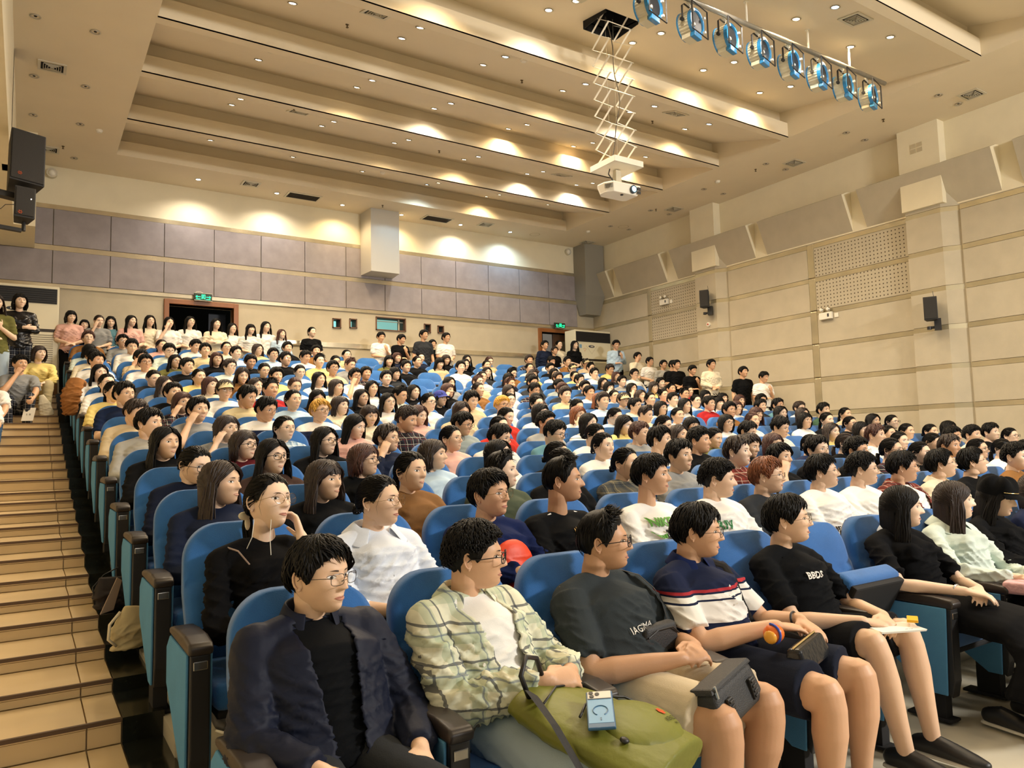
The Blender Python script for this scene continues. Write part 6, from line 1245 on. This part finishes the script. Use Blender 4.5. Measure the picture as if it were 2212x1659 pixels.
def stand(x,y,z,hs,hc_,gl,top,ak,yaw,label,lm='black',sc=1.,byaw=0,pit=0,lowskirt=False,phone=False):
    fem=1 if hs in 'lebp' else 0; yb=round((yaw-byaw)/15)*15; k=(yb,pit,ak,fem)
    if k not in SBM: SBM[k]=seated_body(R(yb),R(pit),'lap',fem,'short',False,.8,.0085,joint=ST,arm=starms(ak),hc=ST['hc'])
    sl='long' if top in LONG else 'short'; k2=(ak,fem,sl)
    if k2 not in SSM: SSM[k2]=shirt('lap',fem,sl,1.,.012,.014,len(SSM)+60,joint=ST,arm=starms(ak))
    o=emp('person',(x,y,z),R(byaw),label,'person','people standing along the walls'); o.scale=(sc,sc,sc)
    b=ob('body',SBM[k],o); dress(o,b,True,'round' if gl else None,None,headmat(R(yb),R(pit),0,ST['hc']),hc_,3 if fem else 1,HM[(hs,len(bpy.data.objects)%3)])
    s=ob('shirt',SSM[k2],o); setm(s,0,CL[top]); q=ob('neckband',NBS,o); setm(q,0,CL[top]); t=ob('trousers',STR,o); setm(t,0,CL[lm])
    for sx in (-.095,.095): m1,m2=shoe(); q=ob('shoe',m1,o,(sx,.0,0)); ob('sole',m2,q)
    return o
pl=['leftmost by the air conditioner','beside the pink top','in front of the back wall left','left of the door','left of the door frame','at the left door jamb','in the left doorway','middle of the left doorway','right side of the left doorway','just right of the left door','right of the striped top','beside the long-haired one']
BK=[(.58,'b','k',0,'pink','front',10,.96,12),(.80,'b','k',0,'black','front',0,.88,0),(1.0,'p','d',0,'gray','face',10,.93,12),(1.2,'l','k',0,'denim','front',0,.94,12),(1.50,'l','k',0,'pink','front',25,.95,0),(1.82,'l','k',1,'cream','front',15,.98,0),(2.12,'l','k',0,'white','face',15,.96,0),(2.50,'l','k',1,'white','front',10,1.0,0),(2.93,'l','k',0,'cream','cross',15,.98,0),(3.25,'l','k',1,'white','cross',20,.95,0),(3.56,'e','k',0,'whitestripe','front',10,.94,0),(3.88,'l','k',0,'white','down',10,1.0,0),(4.15,'l','r',0,'lightblue','front',20,.90,0),(4.80,'p','k',0,'black','front',15,.97,0),
 (6.24,'s','k',0,'white','phone',0,.95,12),(6.75,'s','k',0,'black','phone',35,.95,12),(7.25,'s','k',1,'charcoal','down',10,1.02,0),(7.52,'s','k',1,'black','front',20,.90,0),(7.80,'s','k',1,'white','front',20,1.0,0),(10.60,'s','k',1,'navy','down',0,1.0,0),(10.80,'s','d',0,'black','down',0,.90,0),(11.03,'p','k',1,'cream','front',5,1.02,0),(11.42,'l','k',0,'black','front',0,1.02,0),(11.78,'l','k',1,'black','cross',0,.97,0)]
for i,(x,hs,hc_,gl,top,ak,yw,sc,pt) in enumerate(BK):
    hn={'s':'short','l':'long','b':'bobbed','e':'fringed','p':'tied-back'}[hs]
    yy=14.62+.13*(i%2); z0=ZB-.03
    stand(x,yy,z0,hs,hc_,gl,top,ak,yw,'person standing at back wall, %s hair, %s, %s from the left'%(hn,TXT.get(top,top),(names+['twenty-second','twenty-third','twenty-fourth'])[i]),sc=sc*.95,pit=pt)
RW=[(12.15,13.9,2.35,'s','k',0,'lightblue','phone',-20,1.04,12,'person in light blue T-shirt reading a glowing phone by the corner air conditioner'),(12.2,13.2,2.1,'s','k',0,'cream','face',10,.95,0,'person in cream top with hand on face by the right wall'),(12.3,12.9,2.0,'s','k',1,'white','front',10,.92,0,'person with glasses in white top at the right wall, near the corner'),(12.3,12.45,1.88,'s','k',0,'hoodiegray','front',0,.92,0,'person in light grey hooded jacket leaning on the right wall'),(12.3,12.15,1.75,'s','k',0,'black','front',5,.98,0,'person in black T-shirt at the right wall, left of two in black'),(12.0,11.75,1.70,'s','k',0,'black','front',-5,.98,0,'person in black T-shirt at the right wall beside the far pillar'),(11.95,11.25,1.62,'c','k',0,'black','phone',0,.92,12,'person with head bowed in black before the far pillar'),(12.0,10.75,1.60,'s','k',1,'cream','front',-10,.98,0,'person in pale open shirt beside the far pillar'),(12.2,10.1,1.36,'s','k',0,'black','down',0,1.0,0,'person in black T-shirt with shoulder-length hair at the right wall'),(12.2,9.62,1.28,'s','k',0,'whitetee','phone',0,.96,16,'person in white T-shirt looking down, at the right wall')]
for x,y,z,hs,hc_,gl,top,ak,yw,sc,pt,l in RW: 
    o=stand(x,y,z,hs,hc_,gl,top,ak,yw,l,'black',sc*.95,byaw=-20,pit=pt)
    if 'glowing' in l: ob('phone',G().box(-.035,.035,-.232,-.224,1.19,1.33).mesh('p',[M_black],bevel=.002),o); ob('phone_screen',G().box(-.031,.031,-.2235,-.2225,1.20,1.32).mesh('ps',[mat('phone_screen',(.85,.9,1),.4,emit=3)]),o)
# right aisle floor beside the seats, so these people stand on steps
# ---------------------------------------------------------------- people on the left stairs
def zstep(y): 
    k=max([i for i in range(len(NY)) if NY[i]<=y+1e-4]+[0]); return NZ[k]
STEP=dict(hip=(.085,.18,.12),knee=(.13,-.20,.24),ank=(.10,-.30,-.20),sh=(.170,.17,.52),nb=(0,.16,.575),hc=(0,.10,.71))
def sitter(x,y,hs,hc_,gl,top,lm,yaw,A,label,byaw=0,pit=0,skin=1,J=None,dens=2):
    J=J or STEP; fem=1 if hs in 'lebp' else 0; z=zstep(y+.2)
    o=emp('person',(x,y,z),R(byaw),label,'person','people sitting on the left stairs'); b=ob('body',seated_body(R(yaw-byaw),R(pit),'lap',fem,'short',False,1.,.006,joint=J,arm=A,hc=J['hc']),o)
    dress(o,b,True,'round' if gl else None,None,headmat(R(yaw-byaw),R(pit),0,J['hc']),hc_,skin,hair(hs,3,dens,.5)); sl='long' if top in LONG or top=='yellow' else 'short'
    s=ob('shirt',shirt('lap',fem,sl,1.,.010,.014,77,joint=J,arm=A),o); setm(s,0,CL[top]); t=ob('trousers',trousers(1.,'long',J,.010,.006,5),o); setm(t,0,CL[lm])
    for s_ in (-1,1): m1,m2=shoe(); a=Vector(J['ank']); q=ob('shoe',m1,o,(a.x*s_,a.y,a.z-.085)); ob('sole',m2,q)
    return o
A1={1:((.20,-.06,.34),(.16,-.26,.22),(-.1,-.9,-.5),(-1,0,0)),-1:((-.17,-.10,.32),(-.03,.0,.56),(.4,.1,.9),(.2,.8,0)),'curl':.9}
o=sitter(-.10,12.05,'c','k',0,'gray','plaidpants',25,A1,'person with curly hair in grey T-shirt and plaid trousers sitting on the stairs')
p=emp('leaflet',(.02,11.72,zstep(12.0)+.12),R(-20),'white leaflet held by the curly-haired person on the stairs','leaflet'); p.rotation_euler=(R(62),0,R(-20)); ob('sheet',G().box(-.07,.07,-.10,.10,0,.002).mesh('s',[mat('paper',rgb('e8e6de'),.7)]),p); ob('lettering',text('||  |||',.03,M_blackm),p,(0,0,.003))
A2={1:((.20,-.02,.32),(.08,-.22,.26),(-.6,-.7,-.2),(0,0,-1)),-1:((-.20,-.02,.32),(-.06,-.22,.27),(.6,-.7,-.2),(0,0,-1))}
sitter(.12,12.72,'b','d',0,'yellow','khaki',28,A2,'person in pale yellow jacket sitting on the stairs behind the curly-haired one',skin=3)
o=emp('canvas_tote',(.22,12.25,zstep(12.3)),R(20),'cream canvas tote leaning beside the seated person on the stairs','bag'); g=G(); g.tube([(-.06,0,.30),(-.02,0,.18),(.02,0,.01)],[(.03,.02),(.08,.035),(.10,.04)],12,up=(0,1,0)); ob('bag_body',fuse(g,.008,2,[CL['cream']],'b',.008,4),o)
sitter(-.42,10.95,'s','k',0,'white','jeans',20,A1,'person in blue jeans and black shoes at the left edge, sitting on the stairs')
sitter(-.46,9.75,'s','k',0,'white','lightjeans',20,A2,'person in pale jeans and grey clogs at the left edge, sitting on the stairs')
stand(-.13,13.0,zstep(13.0)-.01,'b','k',0,'leather','cross',8,'person in black leather jacket with folded arms standing on the stairs','plaidpants',1.0)
stand(-.40,12.3,zstep(12.3)-.01,'l','d',0,'olive','phone',12,'person in olive jacket and pale jeans at the left edge, standing','lightjeans',1.04)

bpy.data.scenes.remove(TS)
